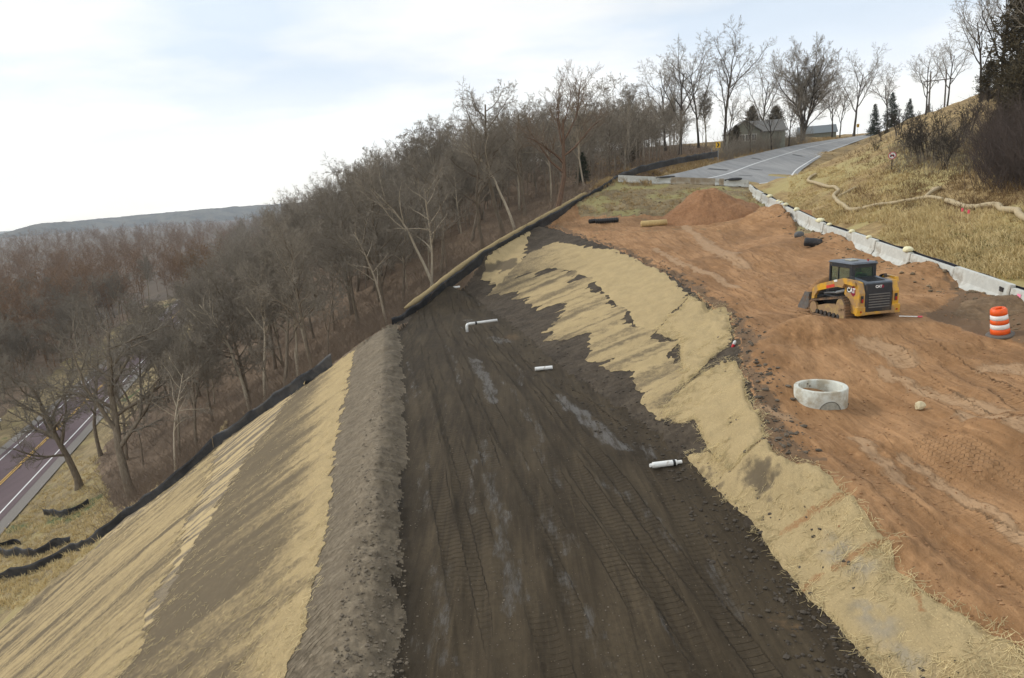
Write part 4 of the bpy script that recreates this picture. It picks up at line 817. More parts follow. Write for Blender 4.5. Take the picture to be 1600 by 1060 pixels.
for u, v, d, rz, sc, lab in ((1132, 225, 128, .3, .86, 'tall vase-shaped bare tree rising right behind the green house'), (1062, 230, 124, 2.0, .82, 'tall bare tree left of the green house with crooked high limbs'), (1092, 230, 132, 4.0, .74, 'thin-topped bare tree between the two tall ones behind the house'), (1040, 225, 135, 5.2, .70, 'leaning bare tree at the left end of the tall trees behind the house'),
                             (1334, 208, 202, 1.0, 1.0, 'round-crowned bare tree on the skyline right of the broad tree'), (1300, 210, 182, 2.6, .62, 'small bare tree between the broad tree and the round-crowned tree'), (1312, 210, 188, .6, .55, 'low scrubby bare tree beside the upper road crest'), (1386, 205, 228, 3.0, .9, 'thin bare tree rising behind the conifers'), (1446, 180, 150, 2.2, .6, 'spreading bare tree behind the hill shoulder beside the utility pole'), (1478, 190, 105, 1.5, .42, 'narrow pale bare tree on the grass hill shoulder'), (1190, 215, 150, 1.2, .7, 'low twisted bare tree at the right corner of the green house'),
                             (1556, 200, 68, 1.7, .52, 'bare tree rising behind the dark cedar at the right edge'), (1608, 150, 62, .4, .6, 'bare tree with its crown cut by the right frame edge'), (1530, 195, 74, 3.9, .42, 'small bare tree at the left side of the dark cedar')):
    plant(0, *spot(u, v, d), rz, sc, lab, 'bare trees on the skyline', proto=VASE)
WHITE = make_tree('white_tree', 315, 11, .14, dict(n=[9, 6, 5, 4, 0], ang=[40, 40, 42, 42, 40]), (M_PALE, M_PALE), minr=.016)
plant(0, *spot(912, 285, 92), 0, 1.0, 'small whitish bare tree above the little spruce at the wood edge', 'landmark trees at the wood edge', proto=WHITE)
SNAG = MB(); SNAG.tube([(0, 0, -.3), (.05, 0, 1), (0, .05, 2.2), (.05, 0, 2.9)], [.16, .13, .11, .03], 7, True); x, y = spot(464, 575, 56)
sn = SNAG.build('dead_snag', M_PALE, loc=(x, y, H(x, y))); tag(sn, 'short broken dead snag standing beyond the lower silt fence', 'tree stump')
# the wood: individuals
rng = np.random.RandomState(5); placed = []
def ok_site(x, y, dmin):
    return all((x-a)**2+(y-b)**2 > dmin*dmin for a, b in placed)
FU = np.array([p[:2] for p in FEN_UP]); FL = np.array([p[:2] for p in FEN_LO])
wl_lab = ['grey-brown bare tree on the wooded hillside beyond the silt fences', 'slender pale-trunked bare tree on the wooded hillside beyond the silt fences', 'young thin bare tree on the wooded hillside beyond the silt fences']
def labi(i): return wl_lab[1] if i in (3, 5) else wl_lab[2] if i == 7 else wl_lab[0]
def inreg(x, y):
    th = math.atan2(x, y); r = math.hypot(x, y); i = int(np.clip((th-ths[0])/(ths[1]-ths[0]), 0, NA-1)); j = int(np.clip(math.log(r/rmin)/math.log(rs[1]/rs[0]), 0, NR-1)); return reg[j, i]
cnt = 0; tries = 0
while cnt < 178 and tries < 20000:
    tries += 1; y = rng.uniform(47, 175); a = R(rng.uniform(-40, 17)); x = y*math.tan(a)
    if inreg(x, y) != 0: continue
    q = np.array([x, y]); dfe = min(float(pdist(q[0], q[1], FU, False)), float(pdist(q[0], q[1], FL, False)))
    rlx = (x-LR0[0])*ln[0]+(y-LR0[1])*ln[1]
    if dfe < 2.0 or rlx > -9: continue
    if float(sdist(x, y, RPOLY)) > -7: continue
    if abs(x-50) < 10 and abs(y-143) < 14: continue
    dm = 2.7 if y < 110 else 4.0
    if not ok_site(x, y, dm): continue
    placed.append((x, y)); i = rng.choice(8, p=[.17, .13, .13, .16, .09, .14, .08, .10]); sc = rng.uniform(.62, .92)
    if y > 95 and x > -5: sc *= .78
    if y > 120: sc *= .92
    plant(i, x, y, rng.uniform(0, 6.28), sc, labi(i), 'bare trees of the hillside wood', tilt=(rng.normal(0, .05), rng.normal(-.06, .05))); cnt += 1
print('hill trees', cnt, tries)
c2 = 0; tries = 0
while c2 < 105 and tries < 20000:
    tries += 1; y = 82*(260/82)**rng.uniform(0, 1); x = y*math.tan(R(rng.uniform(-43, -18))); rlx = (x-LR0[0])*ln[0]+(y-LR0[1])*ln[1]
    if rlx < 9.5 or not ok_site(x, y, 4.6): continue
    placed.append((x, y)); i = rng.choice(8); plant(i, x, y, rng.uniform(0, 6.28), rng.uniform(.75, 1.05), 'bare tree of the floodplain wood beyond the lower road', 'bare trees of the floodplain wood', z=H(x, y) if (x > GX0+2) else -33); c2 += 1
print('valley trees', c2)
# far woods: one mass
def low_tree(seed, h):
    rg = np.random.RandomState(seed); out = []; grow(rg, np.array([0, 0, 0.]), np.array([0, 0, 1.]), h*.9, .16, 0, dict(BASE, seg=[3, 3, 2, 1, 1], n=[11, 7, 4, 0, 0], start=[.3, .2, .1, .1, 0], ratio=[.5, .46, .5, .5, .5]), out, 3)
    return prisms([(a, p, np.maximum(r_, .035)) for a, p, r_ in out])
LOW = [low_tree(k, hh_) for k, hh_ in ((1, 15), (2, 17), (3, 13), (4, 16))]
def mass(name, sites, mat, label, cat):
    VV = []; QQ = []; o_ = 0
    for k, (x, y, z, s_) in enumerate(sites):
        V, Q = LOW[k % 4]; a = random.uniform(0, 6.28); c, s2 = math.cos(a)*s_, math.sin(a)*s_
        VV.append(np.stack([V[:, 0]*c-V[:, 1]*s2+x, V[:, 0]*s2+V[:, 1]*c+y, V[:, 2]*s_+z], 1)); QQ.append(Q+o_); o_ += len(V)
    return tag(np_mesh(name, np.concatenate(VV), np.concatenate(QQ), mat, smooth=True), label, cat, kind='stuff')
s1 = []; s2_ = []; s3 = []; s0 = []
while len(s0) < 420:
    y = rng.uniform(92, 178); a = rng.uniform(-14, 17.5); x = y*math.tan(R(a))
    if inreg(x, y) != 0 or float(sdist(x, y, RPOLY)) > -8 or min(float(pdist(x, y, FU, False)), 99) < 4.5 or (abs(x-50) < 12 and abs(y-145) < 16): continue
    s0.append((x, y, H(x, y)-.2, rng.uniform(.35, .62)))
for _ in range(520):
    y = rng.uniform(165, 460); a = rng.uniform(-26, 12); x = y*math.tan(R(a)); rlx = (x-LR0[0])*ln[0]+(y-LR0[1])*ln[1]
    if rlx > -12: continue
    if y > 315: zg = float(np.interp(a, [-26, -16, 4], [-31, -10, 6]))
    else: zg = H(x, y)
    if float(sdist(x, y, RPOLY)) > -10 or x > 45: continue
    s1.append((x, y, zg, rng.uniform(.7, 1.0)))
for _ in range(1000):
    y = 150*(1800/150)**rng.uniform(0, 1); a = rng.uniform(-42, -17); x = y*math.tan(R(a)); rlx = (x-LR0[0])*ln[0]+(y-LR0[1])*ln[1]
    if y < 262 and (rlx < 14): continue
    if y > 262 and a > -22 and y < 420: continue
    tgt_ = s3 if (abs(a+22) < 3.5 and 230 < y < 420) else s2_
    tgt_.append((x, y, -33 if y > 200 or x < -125 else H(x, y), rng.uniform(.75, 1.1)*(1+y/3000)))
mass('hilltop_thicket', s0, M_TWIG, 'brown tangle of small bare trees filling the wood behind the uphill fence', 'thicket'); mass('distant_hill_wood', s1, M_TWIG, 'distant grey-brown bare wood covering the hillside skyline', 'wood'); mass('floodplain_wood', s2_, M_RUST, 'far brown bare wood filling the river valley floor', 'wood')
if s3: mass('willow_thicket', s3, M_WILLOW, 'orange-brown willow thicket in the valley wood', 'thicket')
# undergrowth in the wood
def brush(sites, name, label, mat, hgt, nst, cat='undergrowth', rr=.016, spread=.35, kind='stuff'):
    segs = []
    for x, y, z, s_ in sites:
        for k in range(nst):
            a = rng.uniform(0, 6.28); l = hgt*s_*rng.uniform(.5, 1.1); o_ = rng.normal(0, .45, 2)*s_; b0 = np.array([x+o_[0], y+o_[1], z-.1]); d = np.array([math.cos(a)*spread, math.sin(a)*spread, 1.0]); m_ = b0+d*l*.5+rng.normal(0, .08, 3)*l; e = m_+(d+rng.normal(0, .3, 3))*l*.5
            segs.append((0, np.array([b0, m_, e]), np.array([rr, rr*.8, rr*.5])))
            for q in range(3):
                s0 = m_+(e-m_)*rng.uniform(-.4, .7); segs.append((0, np.array([s0, s0+(d*.6+rng.normal(0, .5, 3))*l*.32]), np.array([rr*.7, rr*.4])))
    V, Q = prisms(segs); return tag(np_mesh(name, V, Q, mat, smooth=True), label, cat, kind=kind)
st = []
while len(st) < 3400:
    y = 46*(190/46)**rng.uniform(0, 1); x = y*math.tan(R(rng.uniform(-40, 17)))
    if inreg(x, y) != 0 or float(sdist(x, y, RPOLY)) > -4: continue
    if min(float(pdist(x, y, FU, False)), float(pdist(x, y, FL, False))) < .9: continue
    st.append((x, y, H(x, y), rng.uniform(.5, 1.25)))
brush(st, 'undergrowth', 'tangled brown undergrowth and saplings on the floor of the hillside wood', M_REDT, 1.7, 6, rr=.012, spread=.75)

# ------------------------------------------------------------------ evergreens, shrubs, grasses
def needle(name, A, B):
    m, t, b = new_mat(name); v = coords(t); c = mixc(t, ramp(t, noise(t, v, 1.6, 5, .7), .35, .65), A, B); L(t, c, b.inputs['Base Color']); b.inputs['Roughness'].default_value = .85; b.inputs['Specular IOR Level'].default_value = .15; return m
M_SPR = needle('spruce_needles', (.022, .030, .018), (.050, .060, .034)); M_CED = needle('cedar_foliage', (.050, .041, .025), (.105, .085, .050))
def leaf_tris(rng, C, D, ln_, wd):
    n = len(C); D = D/np.linalg.norm(D, axis=1)[:, None]; s_ = np.cross(D, rng.normal(0, 1, (n, 3))); s_ /= np.linalg.norm(s_, axis=1)[:, None]+1e-9
    l = ln_*rng.uniform(.6, 1.3, n)[:, None]; V = np.stack([C-s_*wd, C+s_*wd, C+D*l], 1).reshape(-1, 3); return V, np.arange(3*n).reshape(n, 3)
def make_conifer(name, seed, h, rad, mat, dens=26, shape='cone', ln_=.30):
    rng_ = np.random.RandomState(seed); root = empty(name); tb = MB(); tb.tube([(0, 0, -.3), (0, 0, h*.5), (0, 0, h*.97)], [h*.018, h*.011, .02], 7, False); C = []; D = []
    z = h*.06; 
    while z < h*.985:
        f = z/h; R_ = rad*((1-f)**.85 if shape == 'cone' else (math.sin(math.pi*min(1, .18+.82*f))**.6)*(1-.55*f))+.08
        for k in range(7 if shape == 'cone' else 9):
            a = rng_.uniform(0, 6.28); l = R_*rng_.uniform(.55, 1.15); dr = np.array([math.cos(a), math.sin(a), (-.18 if shape == 'cone' else .55)+.3*f]); b0 = np.array([0, 0, z]); tip = b0+dr*l
            tb.tube([b0, b0+dr*l*.6, tip], [.03, .02, .008], 3, False)
            m_ = max(4, int(dens*l/rad+4)); s = rng_.uniform(.15, 1, m_)**.7
            C.append(b0+dr*l*s[:, None]+rng_.normal(0, .10+.06*l, (m_, 3))); D.append(dr*.7+rng_.normal(0, .55, (m_, 3)))
        z += h*.028*rng_.uniform(.7, 1.3)
    tr = tb.build('trunk', M_DARK, root, smooth=True, fix=False); V, T = leaf_tris(rng_, np.concatenate(C), np.concatenate(D), ln_, .07); cr_ = np_mesh('crown', V, T, mat, root, smooth=False); KIDS[root.name] = [tr, cr_]; return root, [tr, cr_]
SPR = make_conifer('spruce_tree', 401, 8, 2.3, M_SPR, 34); CED = make_conifer('cedar_tree', 402, 9, 3.0, M_CED, 38, 'round', .36)
for u, v, d, rz, sc, lab, pr in ((912, 280, 96, 0, .56, 'little dark green spruce under the whitish tree at the wood edge', SPR), (1366, 205, 188, 1, .95, 'dark dense spruce beside the yellow sign at the road crest', SPR), (1392, 205, 165, 2, .95, 'dark pointed spruce left of the hill shoulder', SPR), (1420, 195, 170, 3, .66, 'smaller pointed spruce between the dark spruce and the hill shoulder', SPR), (1450, 180, 175, 4, .62, 'spruce half hidden by the hill shoulder under the spreading bare tree', SPR), (1175, 222, 156, 5, .85, 'dark evergreen rising behind the roof of the green house', CED), (1212, 222, 158, .7, .85, 'dark evergreen at the right side of the green house', CED),
                                 (1582, 205, 66, 0, .98, 'big dark brown-green cedar crowning the hill at the right edge', CED), (1540, 212, 70, 1.4, .45, 'low dark cedar bush at the left foot of the big cedar', CED), (1600, 262, 52, 2.2, .68, 'dark cedar on the slope below the big one, cut by the frame', CED), (1385, 218, 120, .5, .22, 'small dark juniper bush on the hill shoulder by the road', CED), (1570, 262, 56, 4, .5, 'dark cedar bush above the brushy hollow on the right slope', CED), (985, 245, 120, 3, .6, 'dark cedar deep among the bare trees behind the uphill silt fence', CED), (1150, 212, 134, 2.4, .5, 'dark juniper pressed against the left gable of the green house', CED)):
    plant(0, *spot(u, v, d), rz, sc, lab, 'evergreens', proto=pr)
for u, v, d, rz, sc, lab in ((1138, 235, 122, .7, .42, 'small bare tree in front of the left end of the green house'), (1172, 232, 128, 2.7, .36, 'small bare tree in front of the window row of the green house'), (1206, 230, 137, 4.4, .44, 'small bare tree in front of the right half of the green house'), (1232, 226, 149, 1.1, .48, 'small bare tree between the green house and the broad tree')): plant(0, *spot(u, v, d), rz, sc, lab, 'bare trees on the skyline', proto=VASE)
SUM = make_tree('sumac_shrub', 420, 3.4, .055, dict(seg=[6, 4, 3, 2, 1], n=[6, 4, 3, 0, 0], start=[.3, .3, .2, 0, 0], ang=[40, 40, 40, 40, 40], ratio=[.5, .5, .5, .5, .5], crook=[.12, .16, .2, .2, .2], up=[.03, .1, .08, 0, 0]), (M_DARK, M_DARK), lmax=3, multi=5, minr=.014)
shr = [(1412, 240, 66), (1425, 252, 62), (1436, 262, 58), (1448, 256, 58), (1462, 262, 55), (1474, 266, 52), (1486, 255, 54), (1440, 236, 68), (1470, 240, 64), (1500, 245, 58), (1512, 232, 60), (1402, 228, 76), (1376, 245, 80), (1368, 262, 72)]
for i, (u, v, d) in enumerate(shr):
    plant(0, *spot(u, v, d), i*1.3, random.uniform(.75, 1.15) if i < 12 else .5, ['crooked dark sumac shrub in the thicket on the right grass hillside', 'low twiggy shrub in the brown grass left of the round sign'][i > 11], 'sumac shrubs on the grass hillside', 'shrub', proto=SUM)
def hsite(n, u0, u1, v0, v1, f=lambda x, y: True):
    o = []; tr = 0
    while len(o) < n and tr < n*20:
        tr += 1; p = hit(rng.uniform(u0, u1), rng.uniform(v0, v1))
        if f(p[0], p[1]): o.append((p[0], p[1], H(p[0], p[1]), rng.uniform(.6, 1.2)))
    return o
brush(hsite(260, 1540, 1640, 195, 300), 'hillside_brush', 'dense purple-brown brush in the hollow on the right slope', bark('purple_brown_twigs', (.085, .065, .055), (.14, .11, .095), 1.5), 3.0, 8, 'brush', .013, .5)
brush(hsite(120, 1395, 1530, 215, 275), 'hillside_brush', 'thin grey brush among the sumac shrubs on the hillside', M_TWIG, 1.6, 7, 'brush', .011, .4)
brush(hsite(420, 1330, 1620, 225, 330), 'dead_weeds', 'rusty brown dead weeds scattered over the upper grass hillside', bark('rusty_weeds', (.15, .09, .045), (.24, .155, .08), 1.5), .55, 9, 'weeds', .010, .6)
brush([(x, y, H(x, y), s_) for x, y, s_ in [(PD(u, 232, 110+(u-1130)*.40)[0], 110+(u-1130)*.40, rng.uniform(.7, 1.3)) for u in np.linspace(1126, 1262, 80)]], 'roadside_brush', 'leafless brush in front of the green house along the road verge', M_TWIG, 3.3, 14, 'brush', .016, .4)
def blades(name, sites, label, cat, mat, hgt, nb, wd=.016):
    C = []; D = []; Ls = []
    for x, y, z, s_ in sites:
        k = nb; o_ = rng.normal(0, .13, (k, 2))*s_; C.append(np.column_stack([x+o_[:, 0], y+o_[:, 1], np.full(k, z-.03)])); D.append(np.column_stack([rng.normal(0, .45, k)-.15, rng.normal(0, .45, k), np.ones(k)])*(hgt*s_*rng.uniform(.4, 1.1, k))[:, None])
    C = np.concatenate(C); D = np.concatenate(D); n = len(C); s_ = rng.normal(0, 1, (n, 3)); s_[:, 2] = 0; s_ *= (wd/np.linalg.norm(s_, axis=1))[:, None]
    M_ = C+D*.55+rng.normal(0, .03, (n, 3)); T_ = C+D; T_[:, 2] -= .12*np.linalg.norm(D, axis=1)
    V = np.stack([C-s_, C+s_, M_+s_*.7, M_-s_*.7, T_], 1).reshape(-1, 3); o = np.arange(n)[:, None]*5
    return tag(np_mesh(name, V, [o+np.array([0, 1, 2, 3]), np.concatenate([o+np.array([3, 2, 4])])], mat, smooth=False), label, cat, kind='stuff')
def gmat(name, A, B):
    m, t, b = new_mat(name); v = coords(t); c = mixc(t, ramp(t, noise(t, v, .8, 5, .7), .35, .65), A, B); c = mixc(t, math2(t, 'MULTIPLY', ramp(t, noise(t, v, 40, 2), .4, .7), .4), c, tuple(k*.6 for k in A)); L(t, c, b.inputs['Base Color']); b.inputs['Roughness'].default_value = .9; b.inputs['Specular IOR Level'].default_value = .1; return m
M_GY = gmat('yellow_dry_grass', (.56, .44, .22), (.70, .56, .30)); M_GB = gmat('brown_dry_grass', (.32, .225, .11), (.48, .35, .18)); M_GG = gmat('green_grass', (.16, .18, .06), (.27, .25, .10))
def near_bar(a, b): return lambda x, y: a < float(pdist(x, y, BARA, False)) < b and inreg(x, y) == 5
BARA = np.array([b[:2] for b in BAR])
blades('tall_grass', hsite(1500, 1380, 1640, 330, 440, near_bar(1.2, 30))+hsite(600, 1300, 1420, 268, 350, near_bar(1, 30))+hsite(300, 1430, 1480, 310, 380, near_bar(1, 30)), 'tall pale yellow dry grass on the lower right hillside behind the barriers', 'grass', M_GY, .50, 14)
blades('brown_grass', hsite(1500, 1250, 1640, 215, 350, near_bar(1, 80))+hsite(900, 1380, 1640, 330, 440, near_bar(.8, 20)), 'short brown dry grass covering the right hillside', 'grass', M_GB, .26, 14, .02)
blades('brown_grass', hsite(700, 1232, 1320, 262, 352, lambda x, y: inreg(x, y) == 5 and float(sdist(x, y, RPOLY)) < -.3 and float(pdist(x, y, BARA, False)) > .9), 'short tan grass at the foot of the hillside beside the road end', 'grass', M_GY, .30, 14, .02)
blades('green_grass', hsite(800, 1480, 1650, 355, 440, near_bar(1.5, 20)), 'thin green grass low on the right hillside', 'grass', M_GG, .22, 16)
blades('verge_grass', [(x, y, H(x, y), rng.uniform(.7, 1.3)) for x, y in [(p[0]+rng.normal(-2.5, 1.6), p[1]+rng.normal(0, 1.5)) for p in SL[:110] for _ in range(10)] if float(sdist(x, y, RPOLY)) < -.4], 'pale brown verge grass along the left side of the upper road', 'grass', M_GB, .6, 14, .025)
blades('verge_grass', hsite(500, 905, 1110, 245, 290, lambda x, y: inreg(x, y) in (5, 0) and float(sdist(x, y, RPOLY)) < -.4), 'dry grass strip outside the black silt fence by the wood edge', 'grass', M_GB, .6, 14, .025)
blades('valley_grass', [(x, y, GZ(x, y), s_) for x, y, z, s_ in hsite(1300, -20, 250, 715, 950, lambda x, y: inreg(x, y) == 6 and abs((x-LR0[0])*ln[0]+(y-LR0[1])*ln[1]) > 6)], 'matted dry grass between the lower road and the silt fence', 'grass', M_GY, .45, 14, .02)
blades('embankment_grass', hsite(500, 900, 1190, 295, 335, lambda x, y: inreg(x, y) == 7), 'sparse dead grass on the bank below the far barriers', 'grass', M_GB, .30, 12, .02)

# ------------------------------------------------------------------ puddles in the valley
M_WATER, t, b = new_mat('still_water'); b.inputs['Base Color'].default_value = (.05, .055, .055, 1); b.inputs['Roughness'].default_value = .05; bump(t, b, noise(t, coords(t), 1.2, 3), .05, .02)
def puddle(uvs, name, dz=.12):
    P = [hit(u, v) for u, v in uvs]; c = np.mean(P, 0); z = min(GZ(p[0], p[1]) for p in P)+dz; Q = [(c[0], c[1], z)]; P2 = spline([p[:2] for p in P]+[P[0][:2]], 40)[:-1]
    Q += [(p[0], p[1], z) for p in P2]; n = len(P2); T = [[0, 1+i, 1+(i+1) % n] for i in range(n)]; return tag(np_mesh(name, Q, np.array(T), M_WATER, smooth=False), kind='structure')
puddle([(-40, 950), (0, 947), (20, 949), (28, 957), (12, 965), (-40, 968)], 'puddle', .25)

# ------------------------------------------------------------------ houses, poles, signs
M_SIDE, t, b = new_mat('sage_siding'); v = coords(t); wv = N(t, 'ShaderNodeTexWave', wave_type='BANDS', bands_direction='Z', i_Scale=1.6, i_Distortion=0.0); L(t, v, wv.inputs['Vector']); c = mixc(t, ramp(t, noise(t, v, 1.5), .3, .7), (.17, .175, .14), (.23, .235, .19)); L(t, c, b.inputs['Base Color']); b.inputs['Roughness'].default_value = .8; bump(t, b, wv.outputs['Fac'], .5, .03)
M_ROOF = simple('grey_shingles', (.15, .145, .135), .9, var=.2, scale=5); M_TRIM = simple('pale_trim', (.62, .62, .58), .6); M_PANE, t, b = new_mat('dark_window_pane'); b.inputs['Base Color'].default_value = (.03, .035, .04, 1); b.inputs['Roughness'].default_value = .08
hx, hy = spot(1164, 228, 141); hz = float(PD(1164, 229, 141)[2]); house = empty('house', (hx, hy, hz), -math.atan2(hx, hy)+.22); tag(house, 'sage green house with grey roof and a row of windows under its gable', 'house')
mb = MB(); mb.prism([(-2.9, -2), (2.9, -2), (2.9, 2.9), (0, 4.9), (-2.9, 2.9)], 0, 5.5, 1); mb.prism([(3.2, -2), (10.2, -2), (10.2, 2.9), (6.7, 5.1), (3.2, 2.9)], 1.6, 8.6, 0); mb.build('wall', M_SIDE, house)
mb = MB()
for s in (-1, 1): mb.prism([(s*3.3, 2.62), (0, 4.9), (0, 5.08), (s*3.3, 2.80)], -.35, 6.2, 1)
for y0, y1, yr in ((2.85, 6.7, 0), (10.55, 6.7, 0)): mb.prism([(y0, 2.66), (y1, 5.1), (y1, 5.28), (y0, 2.84)], 1.2, 9.0, 0)
mb.build('roof', M_ROOF, house)
for k, x in enumerate((-1.9, -.55, .55, 1.75)):
    w_ = 1.0 if k else 1.2; mb = MB(); z0_, z1_ = 1.0, 2.25
    for a in ((x-w_/2, x-w_/2+.09), (x+w_/2-.09, x+w_/2), (x-.035, x+.035)): mb.box(((a[0]+a[1])/2, -.03, (z0_+z1_)/2), (a[1]-a[0], .07, z1_-z0_))
    for a in (z0_, z1_): mb.box((x, -.034, a), (w_+.06, .08, .1))
    f = mb.build('window', M_TRIM, house); mb = MB(); mb.box((x, -.012, (z0_+z1_)/2), (w_-.1, .02, z1_-z0_-.1)); mb.build('pane', M_PANE, f)
hx, hy = spot(1278, 212, 190); h2 = empty('house', (hx, hy, H(hx, hy)-1.2), -.3); tag(h2, 'low house far behind the road with only its grey-blue roof showing by the broad tree', 'house')
mb = MB(); mb.box((0, 3.5, 1.4), (9, 7, 2.8)); mb.build('wall', M_SIDE, h2); mb = MB(); mb.prism([(-.4, 2.7), (3.5, 4.9), (7.4, 2.7)], -4.9, 4.9, 0); mb.build('roof', simple('slate_roof', (.16, .18, .19), .85), h2)
M_WOODP = simple('weathered_pole', (.12, .10, .085), .9)
px_, py_ = spot(1462, 190, 165); hp = empty('utility_pole', (px_, py_, H(px_, py_)-.5), -.55); tag(hp, 'two-legged wooden utility pole with a long crossarm behind the hill shoulder', 'utility pole')
zt = float(PD(1462, 126, py_)[2])-H(px_, py_)+.5
for s in (-1.55, 1.55): mb = MB(); mb.tube([(s, 0, 0), (s, 0, zt+2.2)], [.2, .13], 8); mb.build('pole', M_WOODP, hp)
mb = MB(); mb.box((0, -.16, zt), (6.0, .14, .22)); mb.build('crossarm', M_WOODP, hp)
for s in (-2.7, 0, 2.7): mb = MB(); mb.lathe([(0, 0), (.07, 0), (.12, -.25), (.06, -.3), (.12, -.55), (0, -.6)], 8, (s, -.16, zt-.13)); mb.build('insulator', M_DARK, hp)
M_YEL = simple('sign_yellow', (.72, .42, .01), .4, var=.05); M_BLK = simple('sign_black', (.012, .012, .012), .5); M_GALV = simple('galvanised_steel', (.32, .33, .33), .45, .6); M_SWHT = simple('sign_white', (.70, .70, .68), .5, var=.05); M_SRED = simple('sign_red', (.45, .03, .04), .5); M_ORG = simple('sign_orange', (.75, .27, .01), .45)
def facing(x, y): return -math.atan2(x, y)
def chevron(u, vb, d, vt, lab, sgn=1, col=None):
    x, y = spot(u, vb, d); z = GZ(x, y)-.05; top = float(PD(u, vt, y)[2])-z; s = empty('chevron_sign', (x, y, z), facing(x, y)); tag(s, lab, 'road sign', 'road signs'); w_, h_ = .66, .84
    mb = MB(); mb.box((0, .03, (top-.05)/2), (.07, .05, top-.05)); mb.build('post', M_GALV, s); mb = MB(); mb.box((0, 0, top-h_/2), (w_, .012, h_)); mb.build('plate', col or M_YEL, s)
    c = top-h_/2; mb = MB(); P = [(-.20, .34), (.02, .34), (.22, 0), (.02, -.34), (-.20, -.34), (0, 0)]; mb.prism([(sgn*a, c+b_) for a, b_ in P], -.014, -.0075, 1); mb.build('chevron_mark', M_BLK, s); return s
chevron(1122, 241, 106, 222, 'yellow chevron sign with a black arrow beside the uphill silt fence', 1)
chevron(1340, 211, 186, 194, 'tiny yellow chevron sign far up at the road crest below the dark spruce', 1)
x, y = spot(1364, 213, 196); s = empty('warning_sign', (x, y, H(x, y)), facing(x, y)); tag(s, 'small orange-yellow diamond warning sign at the road crest by the hill edge', 'road sign', 'road signs'); mb = MB(); mb.box((0, .03, .6), (.08, .05, 1.2)); mb.build('post', M_GALV, s); mb = MB(); mb.prism([(0, .55), (.62, 1.17), (0, 1.79), (-.62, 1.17)], -.012, .004, 1); mb.build('plate', M_ORG, s)
p = hit(1393, 268); x, y = p[0], p[1]; z = H(x, y); dd_ = math.hypot(x, y); s = empty('prohibition_sign', (x, y, z), facing(x, y)); tag(s, 'round white sign with red ring banning off-road vehicles, on a post on the hillside', 'sign'); rr_ = 5.6/FPX*y; top = 23/FPX*y
mb = MB(); mb.box((0, .04, (top)/2), (.08, .06, top)); mb.build('post', M_DARK, s)
rx = np.array([[1, 0, 0], [0, 0, -1], [0, 1, 0]]); mb = MB(); mb.lathe([(0, .01), (rr_, .01), (rr_, -.005), (0, -.005)], 28, (0, 0, top), rx); mb.build('plate', M_SWHT, s)
mb = MB(); mb.lathe([(rr_*.80, .012), (rr_*.99, .012), (rr_*.99, .016), (rr_*.80, .016), (rr_*.80, .012)], 28, (0, 0, top), rx); a = R(-45); mb.box((0, -.021, top), (rr_*1.7, .004, rr_*.16), [[math.cos(a), 0, -math.sin(a)], [0, 1, 0], [math.sin(a), 0, math.cos(a)]]); mb.build('red_ring', M_SRED, s)
mb = MB()
for k in (-1, 1): mb.lathe([(0, .013), (rr_*.2, .013), (rr_*.2, .015), (0, .015)], 14, (k*rr_*.36, 0, top-rr_*.22), rx)
mb.prism([(-.55*rr_, top-.1*rr_), (-.5*rr_, top+.12*rr_), (-.1*rr_, top+.12*rr_), (.15*rr_, top+.34*rr_), (.25*rr_, top+.32*rr_), (.5*rr_, top-.02*rr_), (.4*rr_, top-.18*rr_), (-.3*rr_, top-.2*rr_)], -.0165, -.0135, 1); mb.build('vehicle_symbol', M_BLK, s)
x, y = spot(1111, 241, 108); s = empty('utility_box', (x, y, H(x, y)), facing(x, y)); tag(s, 'grey utility box left of the yellow chevron sign', 'utility box'); mb = MB(); mb.box((0, 0, .55), (.75, .6, 1.1), bev=.05); mb.build('cabinet', M_GALV, s); mb = MB(); mb.box((0, 0, 1.13), (.82, .66, .08), bev=.03); mb.build('lid', M_GALV, s); mb = MB(); mb.tube([(.1, 0, 1.1), (.1, 0, 1.75)], .06, 7); mb.build('riser', M_GALV, s)
x, y = spot(2, 672, 105); z = -31.5; s = empty('small_sign', (x, y, H(x, y)), facing(x, y)); tag(s, 'small white sign on a post beyond the lower road at the left edge', 'sign'); mb = MB(); mb.box((0, 0, 1), (.08, .08, 2)); mb.build('post', M_DARK, s); mb = MB(); mb.box((0, -.06, 1.75), (.6, .02, .5)); mb.build('plate', M_SWHT, s)
# wattles on the hillside
M_WATT = straw_mat('wattle_netting', (.58, .47, .30), (.3, .22, .13))
def wattle(uv, lab, r=.13):
    P = spline([hit(u, v)[:2] for u, v in uv], len(uv)*9); P = resample(P, .18); n = len(P); Z = np.array([GZ(*p) for p in P]); Z = np.convolve(np.pad(Z, 3, 'edge'), np.ones(7)/7, 'valid'); rad = np.array([r*(1+.16*float(fbm(i*.25, 1, 7))) for i in range(n)]); rad[0] *= .5; rad[-1] *= .5
    j = np.array([[.10*float(fbm(i*.16, 2, 8)), .10*float(fbm(i*.16, 5, 8))] for i in range(n)]); mb = MB(); mb.tube(np.column_stack([P+j, Z+rad*1.0+.06]), rad, 9); o = mb.build('straw_wattle', M_WATT, smooth=True, fix=False)
    for k in ('dirt', 'sand', 'net'): o.data.attributes.new(k, 'FLOAT', 'POINT')
    tag(o, lab, 'straw wattle', 'straw wattles on the right hillside')
wattle([(1276, 274), (1266, 281), (1265, 288), (1284, 294), (1300, 297), (1310, 303), (1304, 311), (1310, 319), (1320, 327), (1330, 331), (1346, 329)], 'pale wattle zigzagging down the hillside nearest the road end', .15)
